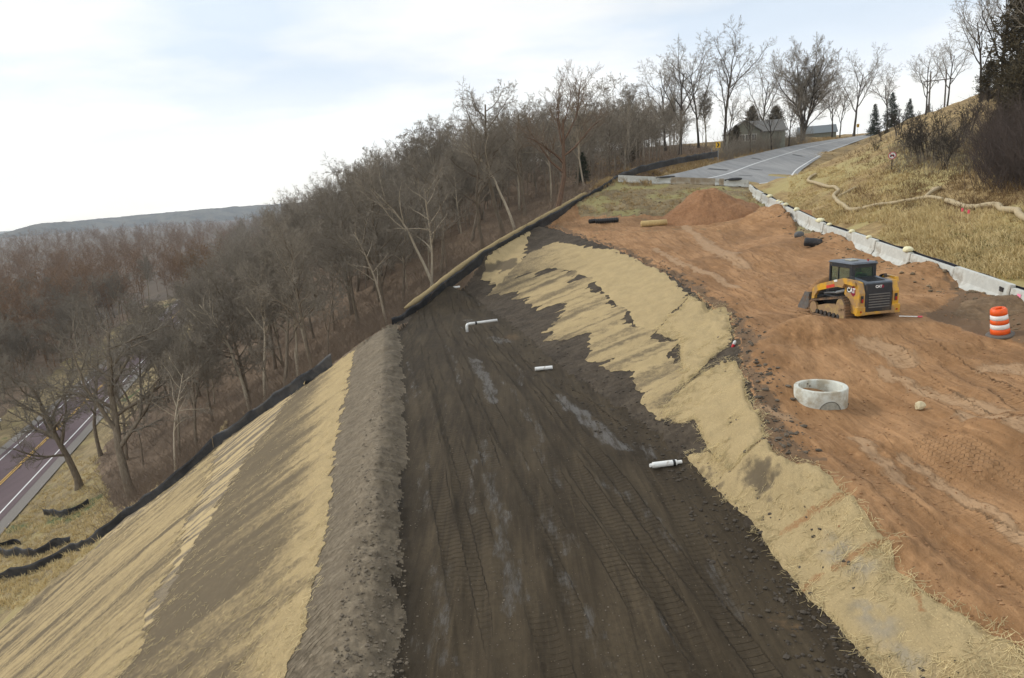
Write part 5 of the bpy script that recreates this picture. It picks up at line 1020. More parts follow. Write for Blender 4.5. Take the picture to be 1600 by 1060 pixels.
wattle([(1346, 330), (1375, 325), (1400, 322), (1425, 318), (1445, 315), (1474, 316)], 'long straight pale wattle lying in the yellow grass in the middle of the hillside', .12)
wattle([(1310, 311), (1325, 304), (1340, 297)], 'short pale wattle branching uphill from the zigzag one', .12)
wattle([(1446, 315), (1456, 308), (1470, 300), (1462, 302), (1453, 303)], 'short pale wattle bent like a hook above the long ones', .13)
wattle([(1477, 318), (1490, 321), (1505, 326), (1525, 329), (1545, 327), (1556, 328), (1560, 334), (1566, 338), (1580, 339), (1588, 339), (1590, 345), (1600, 352), (1615, 358)], 'pale lumpy wattle running off the right frame edge below the brush', .16)
M_PINK = simple('pink_flagging', (.75, .10, .14), .6)
for u, vb, vt, lab in ((1502, 349, 330, 'left one of two wooden survey stakes with pink tops in the hillside grass'), (1512, 349, 333, 'right one of two wooden survey stakes with pink tops in the hillside grass')):
    p = hit(u, vb); h_ = (vb-vt)/FPX*p[1]; z = GZ(p[0], p[1]); s = empty('survey_stake', (p[0], p[1], z)); tag(s, lab, 'stake', 'survey stakes'); mb = MB(); mb.box((0, 0, h_/2-.1), (.06, .035, h_+.2)); mb.build('stake_wood', simple('new_stake_wood', (.55, .42, .22), .8), s); mb = MB(); mb.box((.01, 0, h_-.06), (.10, .06, .20), bev=.01); mb.build('ribbon', M_PINK, s)

# ------------------------------------------------------------------ concrete barriers
M_CONC = simple('pale_concrete', (.50, .50, .46), .85, var=.10, scale=3, dirt=(.33, .30, .25), dirt_amt=.25, bumpd=.004); M_CONT = simple('stained_concrete', (.36, .31, .235), .9, var=.16, scale=2.5, dirt=(.25, .19, .12), dirt_amt=.5, bumpd=.004)
M_RUB = simple('black_rubber', (.02, .02, .022), .6, dirt=(.08, .06, .045), dirt_amt=.2); M_PAINTP = paint('pink_marking_paint', (.85, .25, .38), .3)
BL = 3.8; PROF = [(-.30, 0), (-.30, .09), (-.14, .33), (-.09, .81), (.09, .81), (.14, .33), (.30, .09), (.30, 0)]
def barrier_mesh(seed):
    mb = MB(); n = len(PROF); xs = [-BL/2+.02, -BL/2+.05, -BL*.27, -BL*.27+.005, -BL*.27+.25, -BL*.27+.255, BL*.27-.255, BL*.27-.25, BL*.27-.005, BL*.27, BL/2-.05, BL/2-.02]; V = []
    for i, x in enumerate(xs):
        e = .97 if i in (0, len(xs)-1) else 1; sl_ = i in (3, 4, 7, 8)
        for a, b_ in PROF: V.append((x, a*e*(.62 if sl_ and b_ < .05 else 1), b_*(1 if i not in (0, len(xs)-1) else .985) + (.06 if sl_ and b_ < .05 else 0)))
    V = np.array(V); i = np.arange(n); j = (i+1) % n; Q = np.concatenate([np.stack([k*n+i, k*n+j, k*n+n+j, k*n+n+i], 1) for k in range(len(xs)-1)]); e0 = (len(xs)-1)*n
    mb.add(V, np.concatenate([Q, [[0, 1, 6, 7], [1, 2, 5, 6], [2, 3, 4, 5], [e0+7, e0+6, e0+1, e0], [e0+6, e0+5, e0+2, e0+1], [e0+5, e0+4, e0+3, e0+2]]])); return mb
bp = resample(np.array([(17.75, 17.15)]+[b[:2] for b in BAR[2:]]), .02); sarc = np.concatenate([[0], np.cumsum(np.hypot(*np.diff(bp, axis=0).T))])
def at_s(s): return np.array([np.interp(s, sarc, bp[:, 0]), np.interp(s, sarc, bp[:, 1])])
ORD = ['first', 'second', 'third', 'fourth', 'fifth', 'sixth', 'seventh', 'eighth', 'ninth', 'tenth', 'eleventh', 'twelfth', 'thirteenth', 'fourteenth', 'fifteenth', 'sixteenth', 'seventeenth']
proto_bar = None; BARS = []
def place_barrier(a, b_, mat, lab, sink=.2, yb=None):
    global proto_bar
    c = (a+b_)/2; za, zb = [max(yb(p), max(GZ(p[0], p[1]+q_) for q_ in (-1.4, -.7, 0))-.04) if yb else barz(p[1]) for p in (a, b_)]; rz = math.atan2(b_[1]-a[1], b_[0]-a[0]); tl = math.atan2(zb-za, np.hypot(*(b_-a)))
    root = empty('concrete_barrier', (c[0], c[1], (za+zb)/2-sink)); root.rotation_euler = Matrix.Rotation(rz, 3, 'Z').__matmul__(Matrix.Rotation(-tl, 3, 'Y')).to_euler()
    if proto_bar is None: o = barrier_mesh(1).build('barrier_body', None, root); proto_bar = o.data
    else: o = new_obj('barrier_body', proto_bar, root)
    if not proto_bar.materials: proto_bar.materials.append(M_CONC)
    o.material_slots[0].link = 'OBJECT'; o.material_slots[0].material = mat
    tag(root, lab, 'barrier', 'concrete barriers round the works'); BARS.append(root); return root
ns = int(sarc[-1]/BL)
for k in range(ns):
    a, b_ = at_s(k*BL+.02), at_s((k+1)*BL-.02)
    lab = {0: 'concrete barrier cut by the right frame edge behind the dark soil heap', 1: 'concrete barrier with a pink paint mark, behind the dark soil heap'}.get(k, f'{ORD[k-2]} concrete barrier up the hillside line from the pink-marked one')
    r_ = place_barrier(a, b_, M_CONC, lab, .22+.06*math.sin(k*2.3))
    if k == 1: mb = MB(); mb.box((1.35, .128, .55), (.20, .012, .30), [[1, 0, 0], [0, math.cos(.1), -math.sin(.1)], [0, math.sin(.1), math.cos(.1)]]); mb.build('paint_mark', M_PAINTP, r_)
    if k in (2, 3): mb = MB(); mb.box((-1.45, .135, .55), (.22, .06, .17), bev=.02); mb.tube([(-1.55, .15, .62), (-1.45, .20, .66), (-1.35, .15, .60)], .02, 5); mb.build('black_bracket', M_RUB, r_)
P0, P1 = np.array([27.6, 79.6]), np.array(PD(972, 284, 82.5)[:2]); nb = 5; u_ = (P1-P0)/np.linalg.norm(P1-P0); lb = np.linalg.norm(P1-P0)/nb
bz = lambda p: float(np.interp(p[0], [P1[0], P0[0]], [PD(972, 286, 82.5)[2], PD(1172, 292, 80)[2]]))
for k in range(nb):
    a, b_ = P0+u_*(k*lb+.02), P0+u_*((k+1)*lb-.02)
    place_barrier(a, b_, M_CONT if k in (1, 2) else M_CONC, ['far cross-line concrete barrier at the corner beside the hillside line', 'stained tan concrete barrier closing the road, beside the corner', 'stained tan concrete barrier in the middle of the cross line', 'pale concrete barrier with a black strap on its right end', 'pale concrete barrier at the end of the cross line by the silt fence'][k], .0, bz)
# fabric liner behind the hillside barriers
Pl = [at_s(s) for s in np.arange(0, sarc[-1]-3, .4)]; V = []; n = len(Pl)
for i, p in enumerate(Pl):
    q = Pl[min(i+1, n-1)]-Pl[max(i-1, 0)]; q = q/np.linalg.norm(q); o_ = np.array([q[1], -q[0]]); z = barz(p[1])-.2; up = .86+.07*float(fbm(i*.3, 0, 3)); w_ = .14+.06*float(fbm(i*.4, 1, 3))
    for (d_, h_) in ((.36, .1), (.16+w_*.3, .6), (.02+w_, up-.03), (.115, up), (.125, up-.02), (.04+w_, up-.055), (.19+w_*.3, .6), (.40, .1)): V.append((*(p+o_*d_), z+h_))
a = np.arange(n*8).reshape(n, 8); q = np.stack([a[:-1, :-1], a[1:, :-1], a[1:, 1:], a[:-1, 1:]], -1).reshape(-1, 4)
tag(np_mesh('barrier_liner', V, q, simple('blue_black_fabric', (.035, .036, .05), .5, var=.3, scale=4)), 'dark blue-black fabric strip draped along the back of the hillside barriers', 'fabric liner')
M_BAG = simple('cream_sandbag_cloth', (.68, .64, .42), .85, var=.12, bumpd=.01); M_BAGD = M_RUB
def bag(p, rz, sx, sy, sz, mat, name, lab, cat, group=None, seed=0, tail=True):
    nu, nv = 18, 12; V = []
    for j in range(nv+1):
        ph = math.pi*j/nv
        for i in range(nu):
            th = 2*math.pi*i/nu; x_, y_, z_ = math.sin(ph)*math.cos(th), math.sin(ph)*math.sin(th), math.cos(ph); e = lambda c_, k_: math.copysign(abs(c_)**k_, c_)
            n_ = 1+.10*float(fbm(th*1.4+seed, ph*1.4, seed)); zz_ = e(z_, .8)*sz*n_ - (.35*sz*(y_**2)*1.6)
            V.append((e(x_, .75)*sx*n_, e(y_, .8)*sy*n_, zz_))
    a = np.arange((nv+1)*nu).reshape(nv+1, nu); q = np.stack([a[:-1], np.roll(a, -1, 1)[:-1], np.roll(a, -1, 1)[1:], a[1:]], -1).reshape(-1, 4); mb = MB(); mb.add(V, q)
    if tail: mb.tube([(sx*.85, 0, 0), (sx*1.15, .02, -.01), (sx*1.4, .05, -.05)], [sz*.5, sz*.35, sz*.6], 7)
    o = mb.build(name, mat, smooth=True, loc=p, rot=(0, 0, rz)); return tag(o, lab, cat, group)
def on_bar(u):
    best = min(np.arange(0, sarc[-1], .1), key=lambda s: abs(float(project(*[np.array([q]) for q in (*at_s(s), barz(at_s(s)[1])+.6)])[0][0])-u)); return at_s(best)
for k, (u, s_, lab) in enumerate(((1419, 1.0, 'largest cream sandbag, on the barrier right above the dirt bank behind the loader'), (1358, .7, 'flat white rag-like sandbag between two cream ones on the barriers'), (1331, .8, 'cream sandbag on the barrier above the loader cab'), (1296, .55, 'small cream sandbag just below the big one on the barrier bend'), (1282, .95, 'big cream sandbag on the barrier above the black rubber roll'), (1245, .85, 'cream sandbag on the barrier bend uphill of the black rubber roll'), (1228, .75, 'cream sandbag second below the group at the barrier corner'), (1221, .65, 'cream sandbag lowest of the group at the barrier corner'), (1216, .5, 'tiny cream sandbag in the middle of the group at the barrier corner'), (1203, .8, 'cream sandbag topmost at the barrier corner beside the road'))):
    p = on_bar(u); z = barz(p[1])-.2+.81; f_ = 1+max(0, (p[1]-40)/70); bag((p[0], p[1], z+.09*s_*f_), 1.35+.4*math.sin(k*5), .30*s_*f_, .21*s_*f_, .13*s_*f_, M_BAG, 'sandbag', lab, 'sandbag', 'cream sandbags on the barriers', k+1)
p = PD(1271, 356, 41.2); mb = MB(); mb.lathe([(0, -.5), (.20, -.5), (.27, -.44), (.25, -.2), (.28, 0), (.25, .22), (.27, .42), (.2, .5), (0, .5)], 18, (0, 0, 0), np.array([[0, 0, 1], [0, 1, 0], [-1, 0, 0]])); tag(mb.build('rubber_roll', M_RUB, smooth=True, loc=(p[0], p[1], GZ(p[0], p[1])+.24), rot=(.1, .15, -.45)), 'fat black rubber roll lying on the dirt against the barriers', 'roll')
p = PD(1249, 343, 44.5); bag((p[0], p[1], GZ(p[0], p[1])+.15), .6, .36, .24, .2, simple('grey_bag_cloth', (.11, .11, .11), .8), 'dark_bag', 'dark grey bag lying on the dirt just uphill of the black rubber roll', 'sandbag', None, 31, False)
p = P0+u_*1.0; bag((p[0], p[1], bz(p)+.86), 3.0, .8, .32, .16, M_RUB, 'dark_bag', 'black bag lying over the corner barrier of the cross line', 'sandbag', None, 33, True)
p = P0+u_*(3*lb+.3); bag((p[0], p[1], bz(p)+.86), 3.3, 1.0, .25, .10, M_RUB, 'black_strap', 'black strap draped over the barrier between the tan and the pale ones', 'strap', None, 37, True)

# ------------------------------------------------------------------ pipes, stakes, stone, sand piles
M_PVC = simple('white_plastic_pipe', (.80, .80, .77), .35, var=.04, dirt=(.4, .34, .27), dirt_amt=.1); M_BPL = simple('black_corrugated_plastic', (.014, .014, .015), .45); M_TANP = simple('tan_roll', (.50, .36, .16), .9, var=.15, bumpd=.01)
def gpipe(uv0, uv1, r, lab, z=BZ, lift=0.0, ends=True):
    a, b_ = np.array(PZ(*uv0, z+.1)), np.array(PZ(*uv1, z+.1)); a[2] = max(GZ(a[0], a[1]), GZ(b_[0], b_[1]))+r+lift; b_[2] = a[2]; d = (b_-a)/np.linalg.norm(b_-a); root = empty('white_pipe', tuple(a)); tag(root, lab, 'pipe', 'white plastic drain pipes'); e = b_-a
    mb = MB(); n = 18; th = [(0, r*.82), (0, r)]; mb.tube([d*0, d*.001, e-d*.001, e], [r*.8, r, r, r*.8], 16, True); mb.build('pipe_wall', M_PVC, root, smooth=False); return root, e, d, r
r1, e, d, r = gpipe((1020, 727.5), (1057, 723), .085, 'nearest white drain pipe, thickest, lying at the toe of the cut slope'); mb = MB(); mb.tube([e-d*.12, e-d*.05], r*1.10, 16); mb.build('black_coupling', M_BPL, r1)
mb = MB(); mb.tube([e, e+d*.16], r*.62, 12); mb.build('pipe_stub', M_PVC, r1); mb = MB(); mb.tube([-d*.09, d*.01], r*.62, 12); mb.build('pipe_stub', M_PVC, r1)
gpipe((836, 576.5), (863, 574), .085, 'white drain pipe in the middle of the bench toe, above the nearest one')
gpipe((705, 467), (719.5, 465), .085, 'farthest small white drain pipe beside the end of the silt fence')
a = np.array(PZ(730, 519, BZ)); a[2] = GZ(a[0], a[1]); top = np.array([a[0], a[1], a[2]+.48]); en = PD(777, 504, a[1]+.6); en = np.array(en); en[2] = top[2]+.02; rt = empty('white_pipe', tuple(a)); tag(rt, 'white drain pipe with an elbow turning down to the bench, black coupling on it', 'pipe', 'white plastic drain pipes')
mb = MB(); mb.tube(np.array([a-[0, 0, .1], a+[0, 0, .34], a+[.02, .005, .42], a+[.06, .015, .465], top+[.14, .04, 0], en])-a, .085, 14); mb.build('pipe_wall', M_PVC, rt, smooth=True); mb = MB(); m_ = top+(en-top)*.30-a; dd_ = (en-top)/np.linalg.norm(en-top); mb.tube([m_-dd_*.06, m_+dd_*.06], .10, 14); mb.build('black_coupling', M_BPL, rt)
def lay(uv0, uv1, y, r, name, lab, cat, mat, corr=False, sinkz=.0):
    a, b_ = np.array(PD(*uv0, y)), np.array(PD(*uv1, y+.3)); z = max(GZ(a[0], a[1]), GZ(b_[0], b_[1]))+r-sinkz; a[2] = b_[2] = z; n = 40 if corr else 4; f = np.linspace(0, 1, n)[:, None]; P = a*(1-f)+b_*f; rad = r*(1+.07*np.sign(np.sin(np.arange(n)*1.6))) if corr else np.full(n, r); mb = MB(); mb.tube(P-a, rad, 16, True); o = mb.build(name, mat, smooth=True, loc=tuple(a)); return tag(o, lab, cat)
lay((931, 350), (966, 350.5), 66, .22, 'black_pipe', 'black corrugated pipe lying on the sand near the crest', 'pipe', M_BPL, True); lay((921, 349), (931, 348.5), 66.9, .2, 'black_pipe', 'short black pipe end lying left of the long black pipe', 'pipe', M_BPL, True)
lay((1002, 343.5), (1041, 341.5), 62, .27, 'tan_roll', 'tan straw-coloured roll lying at the foot of the sand pile', 'roll', M_TANP)
a, b_ = PD(1405, 493, 24.6), PD(1441, 499.5, 24.2); mb = MB(); q = np.array([b_[0]-a[0], b_[1]-a[1], GZ(b_[0], b_[1])-GZ(a[0], a[1])]); root = empty('marker_rod', (a[0], a[1], GZ(a[0], a[1])+.035)); tag(root, 'thin white rod with a pink end lying on the sand behind the loader', 'stake'); mb.tube([q*0, q*.82], .018, 7); mb.build('rod', M_PVC, root); mb = MB(); mb.tube([q*.8, q], .03, 7); mb.build('pink_end', M_PINK, root)
a = hit(1145, 541); root = empty('spray_can', (a[0], a[1], GZ(a[0], a[1]))); root.rotation_euler = (.25, .3, 0); tag(root, 'small red and white can on the crest beside the folded blanket', 'can'); mb = MB(); mb.lathe([(0, -.03), (.055, -.03), (.055, .12), (0, .12)], 12); mb.build('can_base', simple('can_red', (.6, .04, .05), .4), root); mb = MB(); mb.lathe([(.055, .1203), (.055, .22), (.03, .26), (0, .26)], 12); mb.build('can_top', M_SWHT, root)
def rock(name, p, s_, mat, lab, cat, seed):
    import bmesh
    bm = bmesh.new(); bmesh.ops.create_icosphere(bm, subdivisions=3, radius=1)
    for v in bm.verts:
        q = v.co.normalized(); pl = min([1.0]+[.62/max(1e-3, q.dot(Vector(n))) for n in RN[seed] if q.dot(Vector(n)) > 0]); v.co = Vector((q.x*s_[0], q.y*s_[1], q.z*s_[2]))*pl*(1+.04*float(fbm(q.x*3, q.y*3+q.z, seed)))
    me = bpy.data.meshes.new(name); bm.to_mesh(me); bm.free(); me.materials.append(mat); o = new_obj(name, me); o.location = p; return tag(o, lab, cat)
RN = {k: [tuple(n/np.linalg.norm(n)) for n in np.random.RandomState(k).normal(0, 1, (9, 3))] for k in range(60)}
a = PD(1437, 648, 18.0); rock('limestone_block', (a[0], a[1], GZ(a[0], a[1])+.09), (.16, .14, .15), simple('cream_limestone', (.55, .47, .30), .9), 'cream limestone block lying on the sand right of the manhole ring', 'stone', 3)
# sand pile
def pile(c, rx_, ry_, h_, mat, name, lab, seed, flat=.16, at='sand', n=90):
    V = []; A = []
    zc = min(GZ(c[0]+rx_*a_*.6, c[1]+ry_*b_*.6) for a_ in (-1, 0, 1) for b_ in (-1, 0, 1))
    for j in range(n+1):
        for i in range(n*2):
            r = j/n; th = i/(n*2)*2*math.pi; e = 1+.14*float(fbm(math.cos(th)*1.5+seed, math.sin(th)*1.5, seed, 3)); x_, y_ = c[0]+rx_*r*math.cos(th)*e, c[1]+ry_*r*math.sin(th)*e; V.append((x_, y_, r))
    V = np.array(V); r = V[:, 2].copy(); g = np.array([GZ(a_, b_) for a_, b_ in V[:, :2]]); pr = np.clip((1-r)/(1-flat), 0, 1); pr = np.minimum(pr, 1-.10*(1-np.minimum(1, r/flat))*0)
    z = np.where(pr > 0, g*(1-sstep(0, .4, pr))+sstep(0, .4, pr)*zc, g)*0+g; V[:, 2] = z-.06+h_*pr*(1+0*r)+.5*h_*(0)+(.16*fbm(V[:, 0]*.8, V[:, 1]*.8, seed+1)+.07*fbm(V[:, 0]*3, V[:, 1]*3, seed+2))*sstep(0, .25, pr)+.05*sstep(0, .1, pr)
    a_ = np.arange((n+1)*n*2).reshape(n+1, n*2); q = np.stack([a_[:-1], np.roll(a_, -1, 1)[:-1], np.roll(a_, -1, 1)[1:], a_[1:]], -1).reshape(-1, 4)[:, ::-1]; zz_ = np.zeros(len(V))
    return tag(np_mesh(name, V, q, mat, attrs=dict(tone=zz_, wet=zz_, straw=zz_, sand=zz_)), lab, 'sand pile' if 'sand' in name else 'soil heap')
c = PD(1120, 352, 61.0); pile((c[0], c[1]+3.2), 4.7, 4.2, 3.05, ground_mat('piled_sand', (.25, .125, .060), (.31, .165, .082), (.28, .145, .070), 1.0, 1.0, bd=.05, gravel=.2), 'sand_pile', 'big conical pile of reddish sand on the far part of the works', 12)
c = PD(1210, 348, 56); pile((c[0], c[1]), 3.2, 2.6, .8, G_PAD, 'sand_pile', 'low spread of sand beside the big sand pile', 14)
G_DARKH = ground_mat('dark_heap_soil', (.13, .085, .048), (.20, .135, .08), (.16, .105, .06), 1.4, 1.0, bd=.06, gravel=.5)
c = PD(1570, 500, 24.0); pile((c[0]+.6, c[1]+.3), 2.4, 1.1, .30, G_DARKH, 'soil_heap', 'dark brown soil heap behind the orange traffic drum', 16)

# ------------------------------------------------------------------ manhole ring
M_RING = simple('precast_concrete', (.55, .56, .50), .8, var=.08, scale=5, dirt=(.36, .32, .24), dirt_amt=.42, bumpd=.003)
zr = min(GZ(PIT[0]+a_*.7, PIT[1]+b_*.7) for a_ in (-1, 0, 1) for b_ in (-1, 0, 1)); ring_ = empty('manhole_ring', (PIT[0], PIT[1]+.3, zr-.06)); tag(ring_, 'round pale concrete manhole ring sitting in a hollow in the sand', 'manhole ring')
mb = MB(); mb.lathe([(.62, 0), (.745, 0), (.75, .02), (.75, .66), (.735, .68), (.635, .68), (.62, .665), (.62, .02), (.62, 0)], 56); o = mb.build('ring_wall', M_RING, ring_, smooth=False)
for p in o.data.polygons: p.use_smooth = abs(p.normal.z) < .3
mb = MB(); V = []; nu, nv = 20, 8; fa = R(-93); fd = np.array([math.cos(fa), math.sin(fa)]); sdv = np.array([-fd[1], fd[0]])
for j in range(nv+1):
    for i in range(nu+1):
        t_ = math.pi*i/nu; rr_ = j/nv; x_ = .30*rr_*math.cos(t_); z_ = .34*rr_*math.sin(t_); q_ = math.sqrt(max(.0, .748**2-x_**2)); V.append((*(fd*(q_+.035*math.sqrt(max(0, 1-rr_**2))+.004)+sdv*x_), z_+.05))
a = np.arange((nv+1)*(nu+1)).reshape(nv+1, nu+1); mb.add(V, np.stack([a[:-1, :-1], a[:-1, 1:], a[1:, 1:], a[1:, :-1]], -1).reshape(-1, 4)); mb.build('pipe_knockout', simple('grey_mortar', (.30, .29, .24), .9, var=.2, bumpd=.01), ring_, smooth=True)
mb = MB(); P = [(*(fd*(math.sqrt(.752**2-(.31*math.cos(t_))**2)+.004)+sdv*.31*math.cos(t_)), .05+.35*math.sin(t_)) for t_ in np.linspace(0, math.pi, 22)]; mb.tube(P, .012, 6); mb.build('knockout_rim', simple('dark_joint', (.17, .16, .13), .9), ring_, smooth=True)
for an, z_ in ((-25, .16), (95, .5), (102, .58), (106, .42)):
    a_ = R(an); rr_ = .751 if an < 0 else .619; mb = MB(); mb.box((rr_*math.cos(a_), rr_*math.sin(a_), z_), (.03, .03, .05 if an < 0 else .03), [[math.cos(a_), -math.sin(a_), 0], [math.sin(a_), math.cos(a_), 0], [0, 0, 1]]); mb.build('lifting_hole', M_BLK, ring_)

# ------------------------------------------------------------------ traffic drum
M_DOR = simple('drum_orange', (.78, .105, .012), .45, var=.08, dirt=(.45, .12, .04), dirt_amt=.15); M_DWH = simple('drum_white_band', (.78, .76, .72), .5, var=.05, dirt=(.55, .5, .42), dirt_amt=.1)
p = PD(1563, 526, 22.0); dr = empty('traffic_drum', (p[0], p[1], GZ(p[0], p[1])+.0)); dr.rotation_euler = (R(2), R(-10), 0); tag(dr, 'orange and white striped traffic drum leaning on the sand in front of the barriers', 'traffic drum')
def rad(z): return .285-.055*z
levels = [(.09, .27, M_DOR, 'orange_band'), (.27, .43, M_DWH, 'white_band'), (.43, .58, M_DOR, 'orange_band'), (.58, .74, M_DWH, 'white_band'), (.74, .92, M_DOR, 'orange_band')]
for a, b_, m, nm in levels: mb = MB(); mb.lathe([(rad(a)-.02, a), (rad(a), a+.012), (rad(b_), b_-.008), (rad(b_)-.012, b_)], 28); mb.build(nm, m, dr, smooth=True)
mb = MB(); mb.lathe([(rad(.92)-.012, .915), (rad(.92)-.03, .955), (rad(.95)-.08, .955), (rad(.95)-.10, .93), (0, .935)], 28); mb.build('drum_top', M_DOR, dr, smooth=True); mb = MB(); mb.box((0, 0, .965), (.22, .05, .06), bev=.015); mb.build('handle', M_DOR, dr)
mb = MB(); mb.lathe([(0, 0), (.40, 0), (.42, .02), (.41, .06), (.30, .09), (0, .09)], 28); mb.build('rubber_base', simple('grey_tyre_ring', (.12, .105, .09), .9), dr, smooth=True)

# ------------------------------------------------------------------ compact track loader (faces +Y)
M_CY = simple('loader_yellow', (.62, .33, .02), .42, var=.06, scale=4, dirt=(.34, .21, .10), dirt_amt=.48); M_CB = simple('loader_black', (.022, .024, .028), .45, var=.15, dirt=(.10, .075, .05), dirt_amt=.2); M_CG = simple('loader_roof_grey', (.10, .115, .135), .4, var=.1, dirt=(.2, .18, .15), dirt_amt=.1); M_STL = simple('worn_bucket_steel', (.17, .165, .16), .45, .5, var=.2, dirt=(.22, .13, .07), dirt_amt=.35)
M_TRK = simple('dusty_track_rubber', (.10, .072, .05), .95, var=.25, scale=6, dirt=(.22, .13, .07), dirt_amt=.5, bumpd=.01); M_UND = simple('dusty_undercarriage', (.36, .25, .10), .8, var=.2, dirt=(.26, .165, .09), dirt_amt=.6); M_ROLL = simple('roller_steel', (.045, .04, .036), .6)
M_GLS, t, b = new_mat('tinted_cab_glass'); b.inputs['Base Color'].default_value = (.30, .40, .34, 1); b.inputs['Roughness'].default_value = .04; b.inputs['Transmission Weight'].default_value = .9; b.inputs['IOR'].default_value = 1.1; b.inputs['Specular IOR Level'].default_value = .6
M_RL = simple('red_lens', (.35, .02, .01), .3); M_MAR = simple('maroon_logo', (.22, .01, .035), .45); M_DRED = simple('red_decal', (.55, .05, .03), .45)
p = hit(1331, 489); base = empty('track_loader', (p[0], p[1], min(GZ(p[0]+a_, p[1]+b_) for a_ in (-.8, 0, .8) for b_ in (-1, 0, 1))+.03), R(8)); tag(base, 'yellow and black compact track loader with a sand-filled bucket, seen from behind', 'track loader')
def hull(P):
    P = sorted(map(tuple, P)); 
    def half(Q):
        h_ = []
        for q in Q:
            while len(h_) > 1 and (h_[-1][0]-h_[-2][0])*(q[1]-h_[-2][1])-(h_[-1][1]-h_[-2][1])*(q[0]-h_[-2][0]) <= 0: h_.pop()
            h_.append(q)
        return h_
    a = half(P); b_ = half(P[::-1]); return np.array(a[:-1]+b_[:-1])
def circ(c, r, n=40): t_ = np.arange(n)/n*2*math.pi; return [(c[0]+r*math.cos(q), c[1]+r*math.sin(q)) for q in t_]
def closed_resample(P, step):
    P = np.concatenate([P, P[:1]]); return resample(P, step)[:-1]
WH = [((1.02, .29), .27), ((-.80, .27), .25), ((-.72, .60), .28)]
for s in (-1, 1):
    outer_ = closed_resample(hull([q for c, r in WH for q in circ(c, r+.02)]), .05); n = len(outer_); tn = np.roll(outer_, -1, 0)-np.roll(outer_, 1, 0); tn /= np.linalg.norm(tn, axis=1)[:, None]; nr = np.stack([tn[:, 1], -tn[:, 0]], 1)
    x0_, x1_ = s*.60, s*1.02; V = []
    for x_, of_ in ((x0_, 0), (x1_, 0), (x1_, -.05), (x0_, -.05)):
        q = outer_+nr*of_; V.append(np.column_stack([np.full(n, x_), q]))
    i = np.arange(n); j = (i+1) % n; mb = MB(); mb.add(np.concatenate(V), np.concatenate([np.stack([k*n+i, k*n+j, ((k+1) % 4)*n+j, ((k+1) % 4)*n+i], 1) for k in range(4)]))
    for k in range(0, n, 2):
        q = outer_[k]+nr[k]*.02; tt_ = tn[k]; mb.box(((x0_+x1_)/2, q[0], q[1]), (.40, .045, .045), [[1, 0, 0], [0, tt_[0], nr[k][0]], [0, tt_[1], nr[k][1]]])
    tr = mb.build('track', M_TRK, base)
    mb = MB(); xa = s*.70; mb.prism([(.95, .34), (.88, .20), (-.72, .17), (-.80, .40), (-.35, .58), (.25, .52)], s*.66, s*.96, 0); fr_ = mb.build('track_frame', M_UND, base)
    rot = np.array([[0, 0, 1], [0, 1, 0], [-1, 0, 0]])
    for k in range(6):
        mb = MB(); mb.lathe([(0, -.03), (.085, -.03), (.085, .03), (.04, .045), (0, .045)], 14, (s*.985, -.60+k*.27, .155), rot*np.array([[s], [1], [s]]) if False else rot); mb.build('road_wheel', M_ROLL, base)
    for (c, r) in WH: mb = MB(); mb.lathe([(0, -.05), (r*.86, -.05), (r*.86, .05), (r*.5, .06), (r*.45, .02), (0, .02)], 20, (s*.95, c[0], c[1]), rot); mb.build('idler_wheel', M_UND, base)
mb = MB(); mb.box((0, -.15, .52), (1.16, 2.3, .52), bev=.03); mb.box((0, .2, .85), (1.0, 1.6, .3), bev=.02); mb.build('chassis', M_CB, base)
for s in (-1, 1):
    mb = MB(); P = [(-1.50, .34), (-1.52, 1.12), (-1.38, 1.50), (-.98, 1.56), (-.70, 1.44), (-.66, 1.02), (-.92, .70), (-1.02, .34)]; mb.prism(P, s*.56, s*.80, 0); mb.box((s*.70, -1.46, .46), (.34, .16, .34), bev=.02); tw = mb.build('side_tower', M_CY, base)
    mb = MB(); mb.box((s*.68, -1.535, .90), (.10, .03, .26), bev=.008); mb.build('tail_light', M_CB, base); mb = MB(); mb.box((s*.68, -1.552, .85), (.075, .012, .12)); mb.build('lens', M_RL, bpy.data.objects[base.children[-1].name] if False else tw)
    mb = MB(); mb.lathe([(0, 0), (.035, 0), (.035, .012), (0, .012)], 12, (s*.72, -1.541, .44), np.array([[1, 0, 0], [0, 0, -1], [0, 1, 0]])); mb.build('reflector', M_RL, tw)
    mb = MB(); mb.prism([(-1.34, 1.40), (-1.28, 1.60), (-.72, 1.62), (.62, 1.28), (1.02, 1.16), (1.20, 1.00), (1.30, .40), (1.14, .36), (1.05, .74), (.86, .95), (.50, 1.05), (-.40, 1.26), (-.72, 1.26), (-.80, 1.42)], s*.815, s*.93, 0); arm = mb.build('lift_arm', M_CY, base)
    mb = MB(); mb.box((s*.936, .02, 1.235), (.01, .52, .11), [[1, 0, 0], [0, math.cos(.25), math.sin(.25)], [0, -math.sin(.25), math.cos(.25)]]); mb.build('red_decal', M_DRED, arm)
    mb = MB(); mb.box((s*.936, -.30, 1.48), (.01, .20, .08), [[1, 0, 0], [0, math.cos(.22), math.sin(.22)], [0, -math.sin(.22), math.cos(.22)]]); mb.build('model_plate', M_SWHT, arm)
    mb = MB(); mb.tube([(s*.70, -.78, 1.18), (s*.70, -.05, .98)], .06, 10); mb.tube([(s*.70, -.05, .98), (s*.70, .75, .86)], .032, 8); mb.build('hydraulic_cylinder', M_GALV, base)
    for k in range(3): mb = MB(); mb.tube([(s*(.60+.05*k), -1.0, 1.5), (s*(.62+.05*k), -.9, 1.68), (s*(.62+.05*k), -.7, 1.62), (s*(.56+.04*k), -.6, 1.35)], .018, 6); mb.build('hose', M_CB, base, smooth=True)
